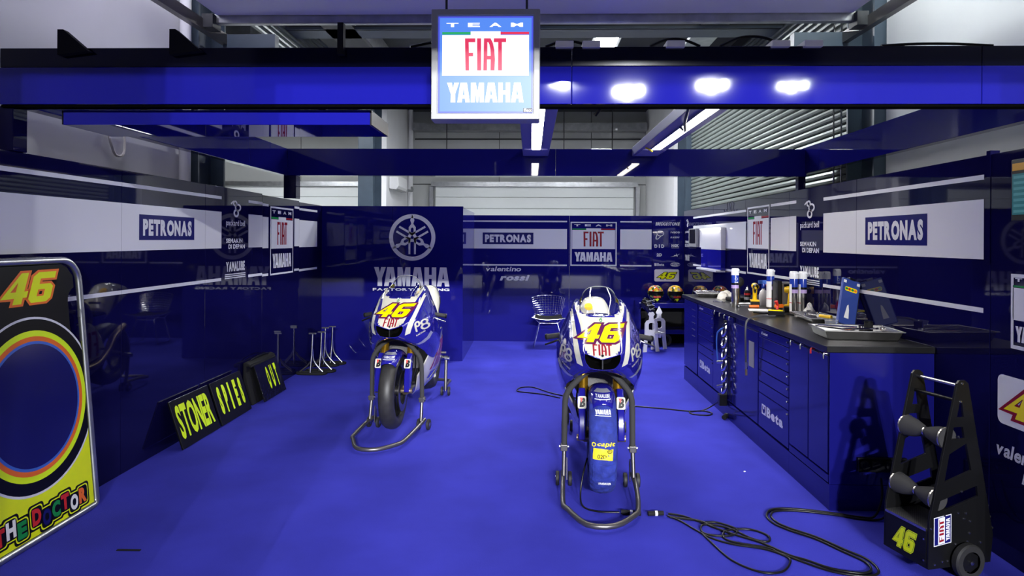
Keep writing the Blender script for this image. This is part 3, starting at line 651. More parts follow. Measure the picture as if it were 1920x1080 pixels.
LO = [(.30, [(.262, .74), (.262, .69), (.235, .62), (.20, .55), (.165, .48), (.13, .42)]),
      (.42, [(.279, .78), (.279, .69), (.245, .57), (.195, .45), (.14, .35), (.09, .27)]),
      (.55, [(.278, .79), (.274, .66), (.24, .51), (.19, .38), (.125, .27), (.03, .20)]),
      (.78, [(.262, .77), (.262, .64), (.235, .49), (.19, .36), (.125, .25), (.02, .185)]),
      (1.0, [(.215, .64), (.225, .56), (.212, .45), (.175, .33), (.12, .24), (.02, .19)]),
      (1.12, [(.19, .49), (.195, .45), (.185, .40), (.16, .33), (.11, .26), (.02, .21)])]
def wheel(name, label, parent, y, z, R, hw, rim_r, tyre_m):
    w_ = bpy.data.objects.new(name, None); link(w_, parent); w_.location = (0, y, z)
    pr = [(rim_r, -hw * .8), (rim_r + .02, -hw * .95), (R * .82, -hw), (R * .92, -hw * .86), (R * .975, -hw * .52), (R, 0), (R * .975, hw * .52), (R * .92, hw * .86), (R * .82, hw), (rim_r + .02, hw * .95), (rim_r, hw * .8)]
    MB().lathe(pr, axis='X', n=56).build('tyre', tyre_m, w_, smooth=60)
    MB().lathe([(rim_r + .004, -hw * .8), (rim_r - .012, -hw * .6), (rim_r - .012, hw * .6), (rim_r + .004, hw * .8)], axis='X', n=48).build('rim', 'carbon', w_, smooth=50)
    b = MB()
    for k in range(6):
        a = k * PI / 3; d_ = Vector((0, math.cos(a), math.sin(a))); b.tube([d_ * .02, d_ * rim_r], [.017, .011], 6)
    b.build('spokes', 'carbon', w_, smooth=60); MB().cyl((-.055, 0, 0), (.055, 0, 0), .032, 16).build('hub', 'gunmetal', w_, smooth=40)
    return w_
def bike(label, loc, rz, warm):
    B = thing('racing_motorcycle', label, 'motorcycle', loc, rz, 'racing motorcycles on paddock stands')
    W = wheel('front_wheel', None, B, 0, .36, .30, .064, .212, 'slick')
    for s in (-1, 1):
        MB().lathe([(.105, s * .072), (.105, s * .078), (.16, s * .078), (.16, s * .072), (.105, s * .072)], axis='X', n=40).build('brake_disc', 'carbon', W, smooth=30)
    if warm:
        pr = [(.235, -.078), (.27, -.082), (.296, -.070), (.312, -.038), (.316, 0), (.312, .038), (.296, .070), (.27, .082), (.235, .078)]
        c = MB()
        def wf_(u, v):
            i = v * (len(pr) - 1); k = min(int(i), len(pr) - 2); t = i - k; r = pr[k][0] * (1 - t) + pr[k + 1][0] * t; h = pr[k][1] * (1 - t) + pr[k + 1][1] * t
            a = u * 2 * PI; r += .004 * math.sin(a * 23 + h * 60) + .003 * math.sin(a * 41 - h * 90)
            return Vector((h, r * math.cos(a), r * math.sin(a)))
        c.grid(wf_, 110, 16); wo = c.build('tyre_warmer', 'warmer', W, smooth=70); bw = bvh_of(wo)
        D = lambda S, m, o=.003: drape('lettering', S, bw, 'F', m, W, o, .012)
        D(fit(YAM, -.045, .205, .045, .228), 'print_white'); D(rect(-.045, .197, .045, .200), 'print_white'); D(fit(txt('capit', .03, 1, .2), -.036, .037, .066, .067), 'tape_yellow'); D(ring(-.053, .052, .012, .012, .005), 'tape_yellow')
        tp = tf(rect(-.055, -.035, .055, .028), 1, 1, -.002, .002, 0, -.06); drape('tape_label', tp, bw, 'F', 'tape_yellow', W, .004, .012)
        D(tf(txt('02D', .005), .052, .022, -.035, -.022, 0, -.06), 'print_black', .0055); D(ring(.034, .016, .014, .013, .003), 'print_black', .0055); D(tf(txt('10', 0), .016, .012, .026, .010), 'print_black', .0055)
        D(fit(YAM, -.03, -.196, .045, -.180), 'print_white'); drape('warmer_flap', rect(-.058, -.165, .064, -.060), bw, 'F', 'warmer', W, .007, .012)
    # forks and their covers
    ax = lambda z: (z - .36) * .47
    for s in (-1, 1):
        MB().tube([(s * .108, ax(.84), .84), (s * .108, ax(.56), .56)], .030, 16).build('fork_tube', 'gold', B, smooth=50)
        MB().tube([(s * .108, ax(.58), .58), (s * .108, .02, .35)], .023, 14).build('fork_leg', 'steel', B, smooth=50)
        P = [(-.075, .365), (-.03, .36), (.02, .40), (.08, .52), (.125, .63), (.06, .655), (.0, .60), (-.055, .50)]
        g_ = MB().prism(P, (s * .118 - .021, 0, 0), (0, 1, 0), (0, 0, 1), .042).build('fork_cover', 'bike_blue', B, smooth=30, bevel=.008)
        o_ = (s * .118, -.028, .575); u_ = (1, 0, 0); v_ = (0, .36, .93)
        flat('maker_badge', poly(rrect(-.026, -.03, .026, .045, .01)), o_, u_, v_, 'bike_white', g_, .006); flat('lettering', fit(txt('B', .06, 1, .2), -.016, -.022, .019, .036), o_, u_, v_, 'print_black', g_, .008)
        flat('badge_flash', poly([(-.014, .036), (.006, .036), (-.004, .006)]), o_, u_, v_, 'red', g_, .0095)
        cb = MB().box((s * .088, .075, .36), (.05, .10, .075)).build('brake_caliper', 'bronze', B, bevel=.010); MB().cyl((s * .088, .03, .375), (s * .13, .03, .375), .012, 10).build('caliper_bolt', 'steel', cb, smooth=40)
        MB().cyl((s * .06, 0, .36), (s * .15, 0, .36), .020, 14).build('axle_nut', 'bronze', B, smooth=40)
        Tb('brake_hose', 'black', B, [(s * .10, .09, .38), (s * .15, .12, .50), (s * .14, .18, .66), (s * .12, .25, .80)], .006, 6, 5)
    Bx('lower_clamp', 'carbon', B, -.15, .15, ax(.80) - .04, ax(.80) + .05, .76, .81, .01)
    Bx('radiator', 'radiator', B, -.13, .13, .36, .40, .47, .80, .006); Bx('engine_block', 'black_matt', B, -.11, .11, .44, 1.05, .34, .86)
    # front mudguard
    def mg(u, v):
        a = math.radians(50 + 112 * u); hw = .078 - .02 * (2 * u - 1) ** 4; t = (v * 2 - 1); r = .335 - .05 * t * t
        return Vector((hw * math.sin(t * PI / 2), -r * math.cos(a), .36 + r * math.sin(a)))
    f_ = shell(MB().grid(mg, 20, 14), 'front_mudguard', 'bike_blue', B); bf = bvh_of(f_)
    drape('lettering', fit(txt('YAMALUBE', .05, .95), -.042, .646, .042, .662), bf, 'F', 'print_white', f_, .002, .01); drape('stripe', poly([(-.05, .668), (.05, .668), (.03, .683), (-.03, .683)]), bf, 'F', 'bike_silver', f_, .002, .01)
    drape('stripe', rect(-.046, .637, .046, .641), bf, 'F', 'print_white', f_, .002, .01)
    # fairings
    up = shell(skin(UP), 'upper_fairing', 'bike_blue', B); bu = bvh_of(up); lo = shell(skin(LO), 'lower_fairing', 'bike_white', B); bl = bvh_of(lo)
    DF = lambda n, S, m, o=.002, c=.016: drape(n, S, bu, 'F', m, up, o, c)
    DF('white_nose', poly([(0, .8715), (.05, .886), (.099, .9035), (.112, .96), (.130, 1.04), (.152, 1.10), (.176, 1.175), (0, 1.18), (-.176, 1.175), (-.152, 1.10), (-.130, 1.04), (-.112, .96), (-.099, .9035), (-.05, .886)]), 'bike_white', .002, .014)
    for s in (-1, 1):
        m_ = lambda P: poly([(s * x, z) for x, z in P])
        DF('stripe', m_([(.187, 1.165), (.166, 1.06), (.148, .965), (.128, .88), (.114, .822), (.150, .835), (.166, .90), (.178, .98), (.190, 1.07), (.203, 1.16)]), 'bike_white')
        DF('stripe', m_([(.272, .80), (.255, .76), (.225, .735), (.19, .722), (.17, .732), (.205, .745), (.24, .775), (.262, .82)]), 'bike_silver')
        S = p8(); DF('maker_logo', tf(S, .082, .082, s * .222 - .040, .838, 0, .18 * s), 'bike_white', .0024, .01)
        drape('lettering', tf(fit(YAM, 0, 0, 1, 1), .13, .045, .40 if s > 0 else .53, 1.005, 0, 0) if s > 0 else [(-x, y) for x, y in tf(fit(YAM, 0, 0, 1, 1), .13, .045, -.53, 1.005)[0]] and tf(YAM, -.13, .045, .53, 1.005), bu, 'S', 'bike_white', up, .002, .014, s)
        DF('lettering', tf(txt('RACING', .03, 1, .3), .06, .012, s * .215 - .03, .80, 0, .5 * s), 'bike_white', .0024, .01)
        fx = lambda S, y0, z0, y1, z1: fit(S, y0, z0, y1, z1) if s > 0 else [(y1 + y0 - x, z) for x, z in fit(S, y0, z0, y1, z1)[0]] and (lambda q: ([(y0 + y1 - x, z) for x, z in q[0]], q[1]))(fit(S, y0, z0, y1, z1))
        drape('blue_flash', poly([(.30, .80), (.62, .80), (.80, .80), (.72, .73), (.52, .68), (.36, .62), (.30, .60)]), bl, 'S', 'bike_blue', lo, .002, .02, s)
        drape('blue_flash', poly([(.50, .36), (.75, .33), (1.08, .40), (1.08, .44), (.78, .39), (.52, .42)]), bl, 'S', 'bike_blue', lo, .002, .02, s)
        drape('stripe', poly([(.36, .66), (.52, .70), (.74, .745), (.74, .765), (.52, .725), (.36, .69)]), bl, 'S', 'bike_silver', lo, .003, .02, s)
        drape('lettering', fx(tf(FIAT, 1, 1, 0, 0, .2), .46, .44, .98, .69), bl, 'S', 'print_red', lo, .003, .02, s)
    for gq, m, o_ in ((.10, 'bike_purple', .0032), (0, 'bike_yellow', .0044)): DF('number_decal', place46(-.150, .953, .150, 1.046, gq), m, o_, .012)
    DF('lettering', fit(FIAT, -.058, .889, .058, .944), 'print_red', .0034, .01); DF('drop_logo', merge(ring(0, 1.066, .010, .009, .004), poly([(-.004, 1.068), (.004, 1.082), (.007, 1.082), (.001, 1.068)])), 'print_green', .0034, .01)
    for s in (-1, 1): DF('lettering', tf(txt('FASTER', 0), .045, .008, s * .152 - .004, 1.085, 0, 1.25 if s < 0 else 1.9), 'gunmetal', .0034, .01)
    MB().lathe([(0, -.006), (.006, -.004), (.008, 0), (.006, .006)], (0, -.152, .893), 'Y', 12).build('nose_camera', 'black', up, smooth=60)
    # air intake
    A = UP[0][1]; pts = [(x, z) for x, z in A] + [(-x, z) for x, z in A[-2:0:-1]]; ik = MB()
    n = len(pts); ik.add([(x, -.156, z) for x, z in pts] + [(x * .55, -.06, .85 + (z - .85) * .5) for x, z in pts], [(i, (i + 1) % n, n + (i + 1) % n, n + i) for i in range(n)] + [tuple(range(n, 2 * n))])
    io = ik.build('air_intake', 'void', up, smooth=30); Bx('intake_divider', 'carbon', up, -.004, .004, -.15, -.06, .812, .88)
    # windscreen
    def ws(u, v):
        t = u * 2 - 1; a = t * PI / 2; sn = math.sin(a); c_ = 1 - math.cos(a)
        b0 = Vector((.132 * sn, .190 + .20 * c_, 1.086 + .062 * c_)); t0 = Vector((.118 * sn, .46 + .05 * c_, 1.262 - .115 * abs(t) ** 2.4))
        p = b0.lerp(t0, v); q = math.sin(v * PI) * .02; return p + Vector((sn * q * .6, -q * .8, q * .6))
    so = MB().grid(ws, 26, 12).build('windscreen', 'windscreen', B, smooth=80)
    MB().tube([ws(i / 26, 1) for i in range(27)], .003, 6).build('screen_edge', 'grey', so, smooth=60)
    for s in (-1, 1):
        P = [ws(.5 + s * .5 * q, v) for q, v in ((.99, .15), (.99, .95), (.86, .95), (.86, .15))]; cc = sum(P, Vector()) / 4
        MB().add([p + Vector((-s * .004, .004, 0)) for p in P], [(0, 1, 2, 3)]).build('screen_sticker', 'bike_yellow', so)
    # cockpit, bars
    Bx('dash', 'black_matt', B, -.085, .085, .28, .31, .99, 1.055, .006); Bx('top_clamp', 'gunmetal', B, -.13, .13, .29, .36, .93, .96, .008); Bx('steering_damper', 'gold', B, -.05, .05, .36, .39, .965, .985)
    MB().bb(-.12, .12, .20, .28, .90, 1.03).build('fairing_bracket', 'black_matt', B)
    for s in (-1, 1):
        gp = MB().tube([(s * .215, .36, .945), (s * .345, .415, .918)], .018, 12).build('grip', 'rubber', B, smooth=50); MB().tube([(s * .345, .415, .918), (s * .357, .42, .915)], .021, 12).build('bar_end', 'black', gp, smooth=50)
        MB().tube([(s * .12, .34, .955), (s * .22, .362, .944)], .013, 10).build('handlebar', 'gunmetal', B, smooth=50)
        Tb('lever', 'steel' if s > 0 else 'black', B, [(s * .235, .335, .93), (s * .29, .315, .905), (s * .36, .35, .875)], .007, 8, 4)
        MB().cyl((s * .20, .30, .965), (s * .20, .33, 1.01), .016, 12).build('fluid_pot', 'black', B, smooth=40)
    # tank, seat, tail
    shell(skin([(.50, [(0, .99), (.07, .985), (.13, .95), (.16, .88), (.15, .80)]), (.66, [(0, 1.05), (.09, 1.04), (.16, .98), (.185, .88), (.17, .78)]), (.88, [(0, 1.03), (.09, 1.015), (.15, .95), (.165, .86), (.14, .76)]), (1.06, [(0, .92), (.06, .91), (.10, .87), (.115, .81), (.11, .74)])]), 'fuel_tank', 'bike_blue', B)
    Bx('seat_pad', 'black_matt', B, -.115, .115, 1.04, 1.34, .80, .835, .015)
    tl = shell(skin([(1.22, [(0, .84), (.08, .838), (.13, .83), (.15, .80), (.12, .76)]), (1.32, [(0, 1.03), (.07, 1.02), (.115, .97), (.14, .87), (.11, .80)]), (1.40, [(0, 1.105), (.075, 1.09), (.12, 1.02), (.138, .92), (.10, .84)]), (1.55, [(0, 1.10), (.07, 1.085), (.105, 1.02), (.115, .95), (.08, .90)]), (1.72, [(0, 1.06), (.05, 1.05), (.07, 1.015), (.07, .98), (.05, .95)])]), 'tail_unit', 'bike_white', B)
    bt = bvh_of(tl)
    for s in (-1, 1): drape('side_panel', poly([(1.29, .83), (1.40, .99), (1.46, .99), (1.40, .87)]), bt, 'S', 'black_matt', tl, .003, .02, s); drape('lettering', tf(txt('46', .05, 1, .2), .08 * s, .05, 1.50 - .04 * s, 1.0), bt, 'S', 'print_navy', tl, .003, .02, s)
    drape('sticker', disc(-.045, 1.035, .035, .028, 18), bt, 'F', 'tool_yellow', tl, .002, .012); drape('sticker', disc(.03, 1.02, .03, .03, 18), bt, 'F', 'paper', tl, .002, .012)
    Bx('back_pad', 'black_matt', B, -.06, .06, 1.255, 1.275, .86, .93, .006)
    # rear end
    RW = wheel('rear_wheel', None, B, 1.45, .375, .318, .098, .212, 'slick')
    MB().lathe([(.06, .10), (.06, .106), (.11, .106), (.11, .10), (.06, .10)], axis='X', n=32).build('brake_disc', 'gunmetal', RW, smooth=30)
    for s in (-1, 1):
        MB().tube([(s * .10, .98, .44), (s * .135, 1.2, .43), (s * .135, 1.47, .375)], [.045, .038, .026], 8).build('swingarm', 'gunmetal', B, smooth=50)
        MB().cyl((s * .12, 1.45, .375), (s * .21, 1.45, .375), .018, 12).build('stand_bobbin', 'steel', B, smooth=40)
        Bx('rearset_plate', 'carbon', B, s * .17 - .006, s * .17 + .006, .98, 1.10, .46, .60, .004); MB().cyl((s * .17, 1.0, .50), (s * .265, 1.0, .50), .011, 10).build('footpeg', 'gunmetal', B, smooth=40)
    Tb('exhaust_pipe', 'bronze', B, [(-.19, .78, .34), (-.215, .95, .36), (-.20, 1.15, .46), (-.175, 1.3, .58), (-.16, 1.5, .66)], .035, 12, 5)
    return B
bike('blue and white racing motorcycle on stands, front wheel in blue tyre warmer', (.44, 4.12, 0), math.radians(-3.5), True)
bike('blue and white racing motorcycle with bare slick front tyre before emblem panel', (-1.095, 5.33, 0), math.radians(-1.8), False)

def front_stand(loc, rz, label):
    t = thing('front_paddock_stand', label, 'paddock stand', loc, rz, 'front paddock stands')
    MB().tube([(-.222, .19, .085), (-.225, -.02, .075), (-.226, -.24, .05), (-.20, -.30, .045), (-.10, -.475, .035), (.05, -.48, .035), (.165, -.36, .042), (.20, -.28, .05), (.222, -.02, .075), (.222, .19, .085)], .0155, 10, 3).build('base_tube', 'gunmetal', t, smooth=60)
    P = [(-.215, .14, .26), (-.212, .135, .50), (-.205, .13, .585), (-.175, .125, .645), (-.10, .115, .725), (-.04, .11, .758), (.04, .11, .758), (.10, .115, .725), (.175, .125, .645), (.205, .13, .585), (.212, .135, .50), (.215, .14, .26)]
    MB().tube(P, .0185, 12, 4).build('upright_hoop', 'foam', t, smooth=60); MB().cyl((0, .12, .755), (0, .17, .80), .014, 10).build('lift_pin', 'steel', t, smooth=40)
    for s in (-1, 1):
        MB().tube([(s * .218, .10, .095), (s * .215, .14, .275)], .013, 10).build('lower_leg', 'gunmetal', t, smooth=50)
        b = MB().box((s * .216, .14, .262), (.044, .05, .04)).build('hinge_block', 'gunmetal', t, bevel=.004); MB().cyl((s * .185, .14, .265), (s * .247, .14, .265), .008, 8).build('hinge_bolt', 'steel', b, smooth=40)
        MB().prism([(-.02, 0), (.02, 0), (.035, .10), (-.01, .14)], (s * .20, .17, .05), (0, 1, 0), (0, 0, 1), .006).build('axle_plate', 'gunmetal', t)
        for q in (-.040, .040):
            x = s * .216 + q; wv = MB().lathe([(.014, -.012), (.040, -.012), (.045, -.008), (.045, .008), (.040, .012), (.014, .012)], (x, .19, .046), 'X', 24).build('castor_wheel', 'rubber', t, smooth=40)
            MB().lathe([(0, -.014), (.018, -.013), (.018, .013), (0, .014)], (x, .19, .046), 'X', 14).build('wheel_hub', 'steel', wv, smooth=30)
    return t
front_stand((.43, 4.10, 0), math.radians(-2), 'tall dark hoop stand under the nose of the motorcycle with tyre warmer')
front_stand((-1.115, 5.34, 0), math.radians(-7), 'tall dark hoop stand under the nose of the left motorcycle')
def rear_stand(loc, rz, label):
    t = thing('rear_paddock_stand', label, 'paddock stand', loc, rz, 'rear paddock stands')
    MB().tube([(-.215, -.03, .09), (-.22, .15, .09), (-.20, .38, .06), (-.10, .46, .05), (.10, .46, .05), (.20, .38, .06), (.22, .15, .09), (.215, -.03, .09)], .0155, 10, 3).build('base_tube', 'gunmetal', t, smooth=60)
    for s in (-1, 1):
        MB().tube([(s * .218, -.05, .06), (s * .215, .0, .375)], .016, 10).build('upright', 'gunmetal', t, smooth=50); MB().cyl((s * .20, 0, .365), (s * .25, 0, .365), .022, 12).build('hook', 'steel', t, smooth=40)
        MB().prism([(-.03, 0), (.03, 0), (.012, .14)], (s * .215 + .003, -.05, .05), (0, 1, 0), (0, 0, 1), .006).build('axle_plate', 'gunmetal', t)
        for q in (-.035, .035):
            x = s * .218 + q; wv = MB().lathe([(.014, -.011), (.040, -.011), (.045, -.007), (.045, .007), (.040, .011), (.014, .011)], (x, -.06, .046), 'X', 24).build('castor_wheel', 'rubber', t, smooth=40)
            MB().lathe([(0, -.013), (.016, -.012), (.016, .012), (0, .013)], (x, -.06, .046), 'X', 14).build('wheel_hub', 'steel', wv, smooth=30)
    return t
rear_stand((.53, 5.57, 0), math.radians(-3.5), 'low dark stand under the rear wheel of the motorcycle with tyre warmer')
rear_stand((-1.07, 6.78, 0), math.radians(-1), 'low dark stand under the rear wheel of the left motorcycle')

# ================================================================== workbench run along the right wall
XF = 1.755
def cab(label, y0, y1):
    c = thing('tool_cabinet', label, 'cabinet', (XF, y0, 0), group='blue tool cabinets under the worktop')
    Bx('body', 'bench_blue', c, .022, .602, .001, y1 - y0 - .001, 0.155, .925); Bx('plinth', 'bench_blue', c, .004, .602, .001, y1 - y0 - .001, 0, .15)
    return c
def front(c, n, y0, y1, z0, z1, bev=.004, m='bench_blue', t=.020): 
    y = c.location.y; return Bx(n, m, c, .022 - t, .022, y0 - y + .003, y1 - y - .003, z0 + .002, z1 - .002, bev)
def knob(par, y, z, cy):
    MB().lathe([(0, -.012), (.007, -.010), (.008, -.004), (.005, 0)], (0.002, y - cy, z), 'X', 10).build('knob', 'steel', par, smooth=50)
def hook(par, y, z, cy, m='steel'):
    MB().tube([(.002, y - cy, z), (-.018, y - cy, z + .004), (-.022, y - cy, z - .008), (-.022, y - cy, z - .028)], .0055, 8).build('hook', m, par, smooth=50)
def beta(par, ya, yb, z0, z1, cy):
    o = (.0018, -cy, 0); d = (yb - ya)
    S = merge(fit(txt('Beta', .05, .95), -ya - d * .24, z0, -yb, z1)); flat('lettering', S, o, (0, -1, 0), LV, 'print_white', par, .0015)
    x0 = -ya; x1 = -ya - d * .20
    flat('maker_logo', poly([(x0, z0), (x1, z0), (x1, z1), (x0, z1)], [(x0 + (x1 - x0) * a, z0 + (z1 - z0) * b) for a, b in ((.3, .15), (.7, .15), (.85, .45), (.85, .85), (.65, .85), (.62, .55), (.38, .55), (.35, .85), (.15, .85), (.15, .45))]), o, (0, -1, 0), LV, 'print_white', par, .0015)
def drawers(c, y0, y1):
    cy = c.location.y; zs = [.852, .768, .682, .596, .510, .424, .165]; top = .915
    for i, z in enumerate(zs):
        d = front(c, 'drawer', y0, y1, z, top, .004); knob(d, y0 + .02, top - .028, cy); top = z
        if i == 0: flat('lettering', fit(txt('Ecotec', .03, 1, .3), -(y1 - .06), .872, -(y1 - .20), .892), (.0018, -cy, 0), (0, -1, 0), LV, 'print_white', d, .0015)
        if i == 6: beta(d, y1 - .08, y0 + .10, .275, .350, cy)
c4 = cab('far blue cabinet with narrow shelves next to the helmets', 7.03, 7.67); front(c4, 'door', 7.06, 7.66, .165, .915)
for z in (.55, .62, .69, .76, .83): Bx('vent_slot', 'steel', c4, -.002, .002, .14, .26, z, z + .006)
c3 = cab('blue drawer cabinet with white logo beside the round opening', 6.455, 7.03); drawers(c3, 6.457, 7.028)
c2 = thing('tool_cabinet', 'blue cabinet with open compartment holding a white reel', 'cabinet', (XF, 5.825, 0), group='blue tool cabinets under the worktop')
for z0, z1 in ((.155, .545), (.905, .925)): Bx('body', 'bench_blue', c2, .022, .602, .001, .629, z0, z1)
Bx('body', 'bench_blue', c2, .30, .602, .001, .629, .545, .905); Bx('body', 'bench_blue', c2, .022, .30, .001, .215, .545, .905); Bx('plinth', 'bench_blue', c2, .004, .602, .001, .629, 0, .15)
front(c2, 'door', 5.825, 6.455, .165, .545); front(c2, 'side_strip', 5.825, 6.04, .547, .915); front(c2, 'top_strip', 6.04, 6.455, .907, .925)
for y in (5.87, 6.02, 6.17, 6.34): hook(c2, y, .912, 5.825)
c1 = cab('blue cabinet with tall plain door behind the hanging hose', 5.18, 5.825); front(c1, 'door', 5.19, 5.82, .165, .875); Bx('inset_plate', 'grey', c1, -.001, .002, .10, .22, .58, .78)
c0 = cab('near drawer cabinet with white logo in the middle of the bench', 4.575, 5.18); drawers(c0, 4.577, 5.178)
ce = cab('nearest blue cabinet with double doors at the bench end', 3.962, 4.575); front(ce, 'door', 4.262, 4.573, .21, .905); front(ce, 'door', 3.98, 4.258, .21, .905); front(ce, 'kick_strip', 3.97, 4.573, .155, .205)
for y in (4.49, 4.33, 4.17, 3.99): hook(ce, y, .914, 3.962, 'red' if y == 4.17 else 'steel')
Bx('end_panel', 'bench_blue', ce, .002, .602, -.006, 0.0, .155, .925)
sk = Bx('socket_strip', 'black', ce, .155, .44, -.03, -.006, .235, .32, .006)
for x in (.19, .25, .33, .39): MB().cyl((x, -.03, .285), (x, -.055, .28), .024, 14).build('socket_cap', 'black_matt', sk, smooth=40)
tag(Bx('worktop', 'worktop', None, 1.735, 2.357, 3.945, 7.68, .928, .965, .004), 'long black worktop on the blue tool cabinets', 'worktop')
# reel in the compartment and hanging coil of steel rings
t = thing('reel_disc', 'white round reel inside the open blue cabinet', 'reel', (1.93, 6.24, .548)); MB().lathe([(0, -.02), (.15, -.02), (.155, -.012), (.155, .012), (.15, .02), (0, .02)], (0, 0, .155), 'X', 40).build('disc', 'white_plastic', t, smooth=40); MB().lathe([(0, -.035), (.03, -.03), (.035, -.02)], (0, 0, .155), 'X', 20).build('hub', 'grey', t, smooth=40)
ch = thing('ring_chain', 'hanging coil of shiny steel rings on the cabinet front', 'coil', (1.715, 5.94, .25), group=None)
for k in range(6):
    a = k * .101
    P = [(.0 + .012 * math.sin(th), .050 * math.cos(th), .035 + a + .050 * math.sin(th)) for th in [j * PI / 9 for j in range(18)]]
    MB().tube(P, .013, 8, 1, True).build('ring', 'chrome', ch, smooth=60)
    Tb('link', 'black', ch, [(.0, .03, .06 + a), (-.012, .0, .085 + a), (.0, -.03, .11 + a)], .006, 6, 3)
Bx('hanger_rail', 'steel_dark', ch, .012, .038, .045, .06, -.1, .62); MB().cyl((-.03, .09, .02), (.0, .0, .05), .016, 10).build('fitting', 'steel', ch, smooth=40); MB().cyl((-.03, .09, .24), (.0, .0, .26), .016, 10).build('fitting', 'steel', ch, smooth=40)
Bx('bracket', 'black', ch, -.03, .038, .03, .10, -.14, -.04, .005)
tag(Tb('air_line', 'skyblue', None, [(1.70, 5.97, .80), (1.685, 6.06, .74), (1.69, 6.09, .62), (1.70, 6.09, .50)], .007, 8, 6), 'thin blue air line beside the steel ring coil', 'hose')
h = thing('air_hose', 'grey air hose hanging over the bench edge', 'hose', (1.72, 5.3, .5))
MB().tube([(.25, .12, .476), (.12, .06, .479), (.03, .0, .478), (-.02, -.02, .45), (-.035, -.03, .38), (-.03, -.02, .25), (-.02, .0, .12)], 0.0075, 10, 5).build('tube', 'hose', h, smooth=60)
MB().cyl((-.02, 0, .125), (-.018, .002, .07), .012, 10).build('ferrule', 'steel', h, smooth=40); MB().cyl((-.018, .002, .07), (-.016, .004, .02), .010, 10).build('coupling', 'bronze', h, smooth=40)

# ------------------------------------------------------------------ things on the worktop
WT = .9655
def can(x, y, label, s=1.0, back=None):
    t = thing('spray_can', label, 'spray can', (x, y, WT), group='tall spray cans on the worktop'); r = .033 * s
    MB().lathe([(0, 0), (r * .95, 0), (r, .004), (r, .205), (0, .205)], n=28).build('can_body', 'alu', t, smooth=40)
    MB().lathe([(r + .0008, .175), (r + .0008, .205)], n=28).build('lilac_band', 'lilac', t, smooth=40); MB().lathe([(r + .0006, .207), (r + .0006, .225)], n=28).build('black_band', 'print_black', t, smooth=40)
    MB().lathe([(0, .205), (r, .205), (r, .295), (r * .93, .302), (0, .302)], n=28).build('blue_top', 'can_blue', t, smooth=40)
    c = MB().lathe([(r * 1.05, .296), (r * 1.06, .33), (r * 1.0, .350), (r * .86, .358), (0, .36)], n=28).build('cap', 'white_plastic', t, smooth=50); MB().box((.018, -.024, .343), (.02, .03, .016)).build('nozzle', 'white_plastic', c, bevel=.003)
    if back:
        MB().lathe([(r + .001, .02), (r + .001, .25)], n=14, a0=math.radians(back[0]), a1=math.radians(back[1])).build('data_label', 'paper', t, smooth=40); MB().lathe([(r + .0016, .09), (r + .0016, .096)], n=14, a0=math.radians(back[0]), a1=math.radians(back[1])).build('red_line', 'red', t, smooth=40)
    else:
        flat('emblem', ring(0, .262, .013, .013, .003), (0, -r - .0012, 0), (1, 0, 0), LV, 'print_white', t, 0); flat('lettering', fit(YAM, -.016, .226, .016, .236), (0, -r - .0014, 0), (1, 0, 0), LV, 'print_white', t, 0)
    return t
can(1.895, 6.23, 'leftmost tall spray can with emblem near the bench edge'); can(2.165, 6.08, 'tall spray can with white data label beside the yellow drill', back=(150, 268))
can(2.225, 5.70, 'left one of the paired tall spray cans near the grey binder', back=(130, 222)); can(2.295, 5.69, 'right one of the paired tall spray cans next to the white bag', back=(130, 222))
t = thing('small_spray_can', 'short black spray can with red label and cone top', 'spray can', (2.16, 6.70, WT))
MB().lathe([(0, 0), (.030, 0), (.031, .003), (.031, .10), (.026, .118), (.012, .128), (0, .128)], n=24).build('can_body', 'black', t, smooth=40); MB().lathe([(.0315, .075), (.0315, .095)], n=24).build('label_band', 'red', t, smooth=40); MB().lathe([(.0315, .030), (.0315, .055)], n=24).build('label_band', 'grey', t, smooth=40); MB().lathe([(.020, .122), (.010, .15), (.006, .152), (.006, .165), (0, .166)], n=20).build('cap', 'alu', t, smooth=40)
t = thing('spray_bottle', 'white spray bottle with blue and red trigger head', 'bottle', (2.22, 6.42, WT))
MB().lathe([(0, 0), (.038, 0), (.04, .005), (.04, .10), (.030, .135), (.014, .15), (.014, .165), (0, .165)], n=24).build('bottle', 'white_plastic', t, smooth=40)
MB().lathe([(.017, .162), (.017, .20), (.012, .215), (0, .215)], n=18).build('collar', 'can_blue', t, smooth=40); MB().prism([(-.05, .03), (-.045, 0), (.03, -.005), (.04, .02), (.03, .035)], (0, .012, .205), (1, 0, 0), (0, 0, 1), .024).build('spray_head', 'skyblue', t, bevel=.004); MB().prism([(0, 0), (.012, 0), (.03, -.05), (.02, -.052)], (.02, .006, .205), (1, 0, 0), (0, 0, 1), .012).build('trigger', 'red', t)
def drill(x, y, rz, label):
    t = thing('cordless_drill', label, 'drill', (x, y, WT), rz)
    MB().box((0, 0, .025), (.075, .10, .05)).build('battery', 'black', t, bevel=.008); MB().box((0, 0, .056), (.078, .10, .014)).build('battery_clip', 'tool_yellow', t, bevel=.004)
    MB().tube([(0, .01, .06), (.0, .005, .11), (0, .0, .17)], [.021, .019, .022], 14).build('handle', 'tool_yellow', t, smooth=50); MB().lathe([(0, -.07), (.022, -.068), (.029, -.05), (.030, .05), (.024, .07), (0, .072)], (0, -.02, .19), 'Y', 22).build('motor_housing', 'tool_yellow', t, smooth=50)
    MB().lathe([(.022, -.14), (.024, -.13), (.026, -.08), (.028, -.07)], (0, -.02, .19), 'Y', 18).build('chuck', 'black', t, smooth=50); Bx('trigger', 'black', t, -.008, .008, -.03, -.015, .13, .16)
    return t
drill(2.10, 6.30, math.radians(-12), 'yellow cordless drill standing upright on its battery'); 
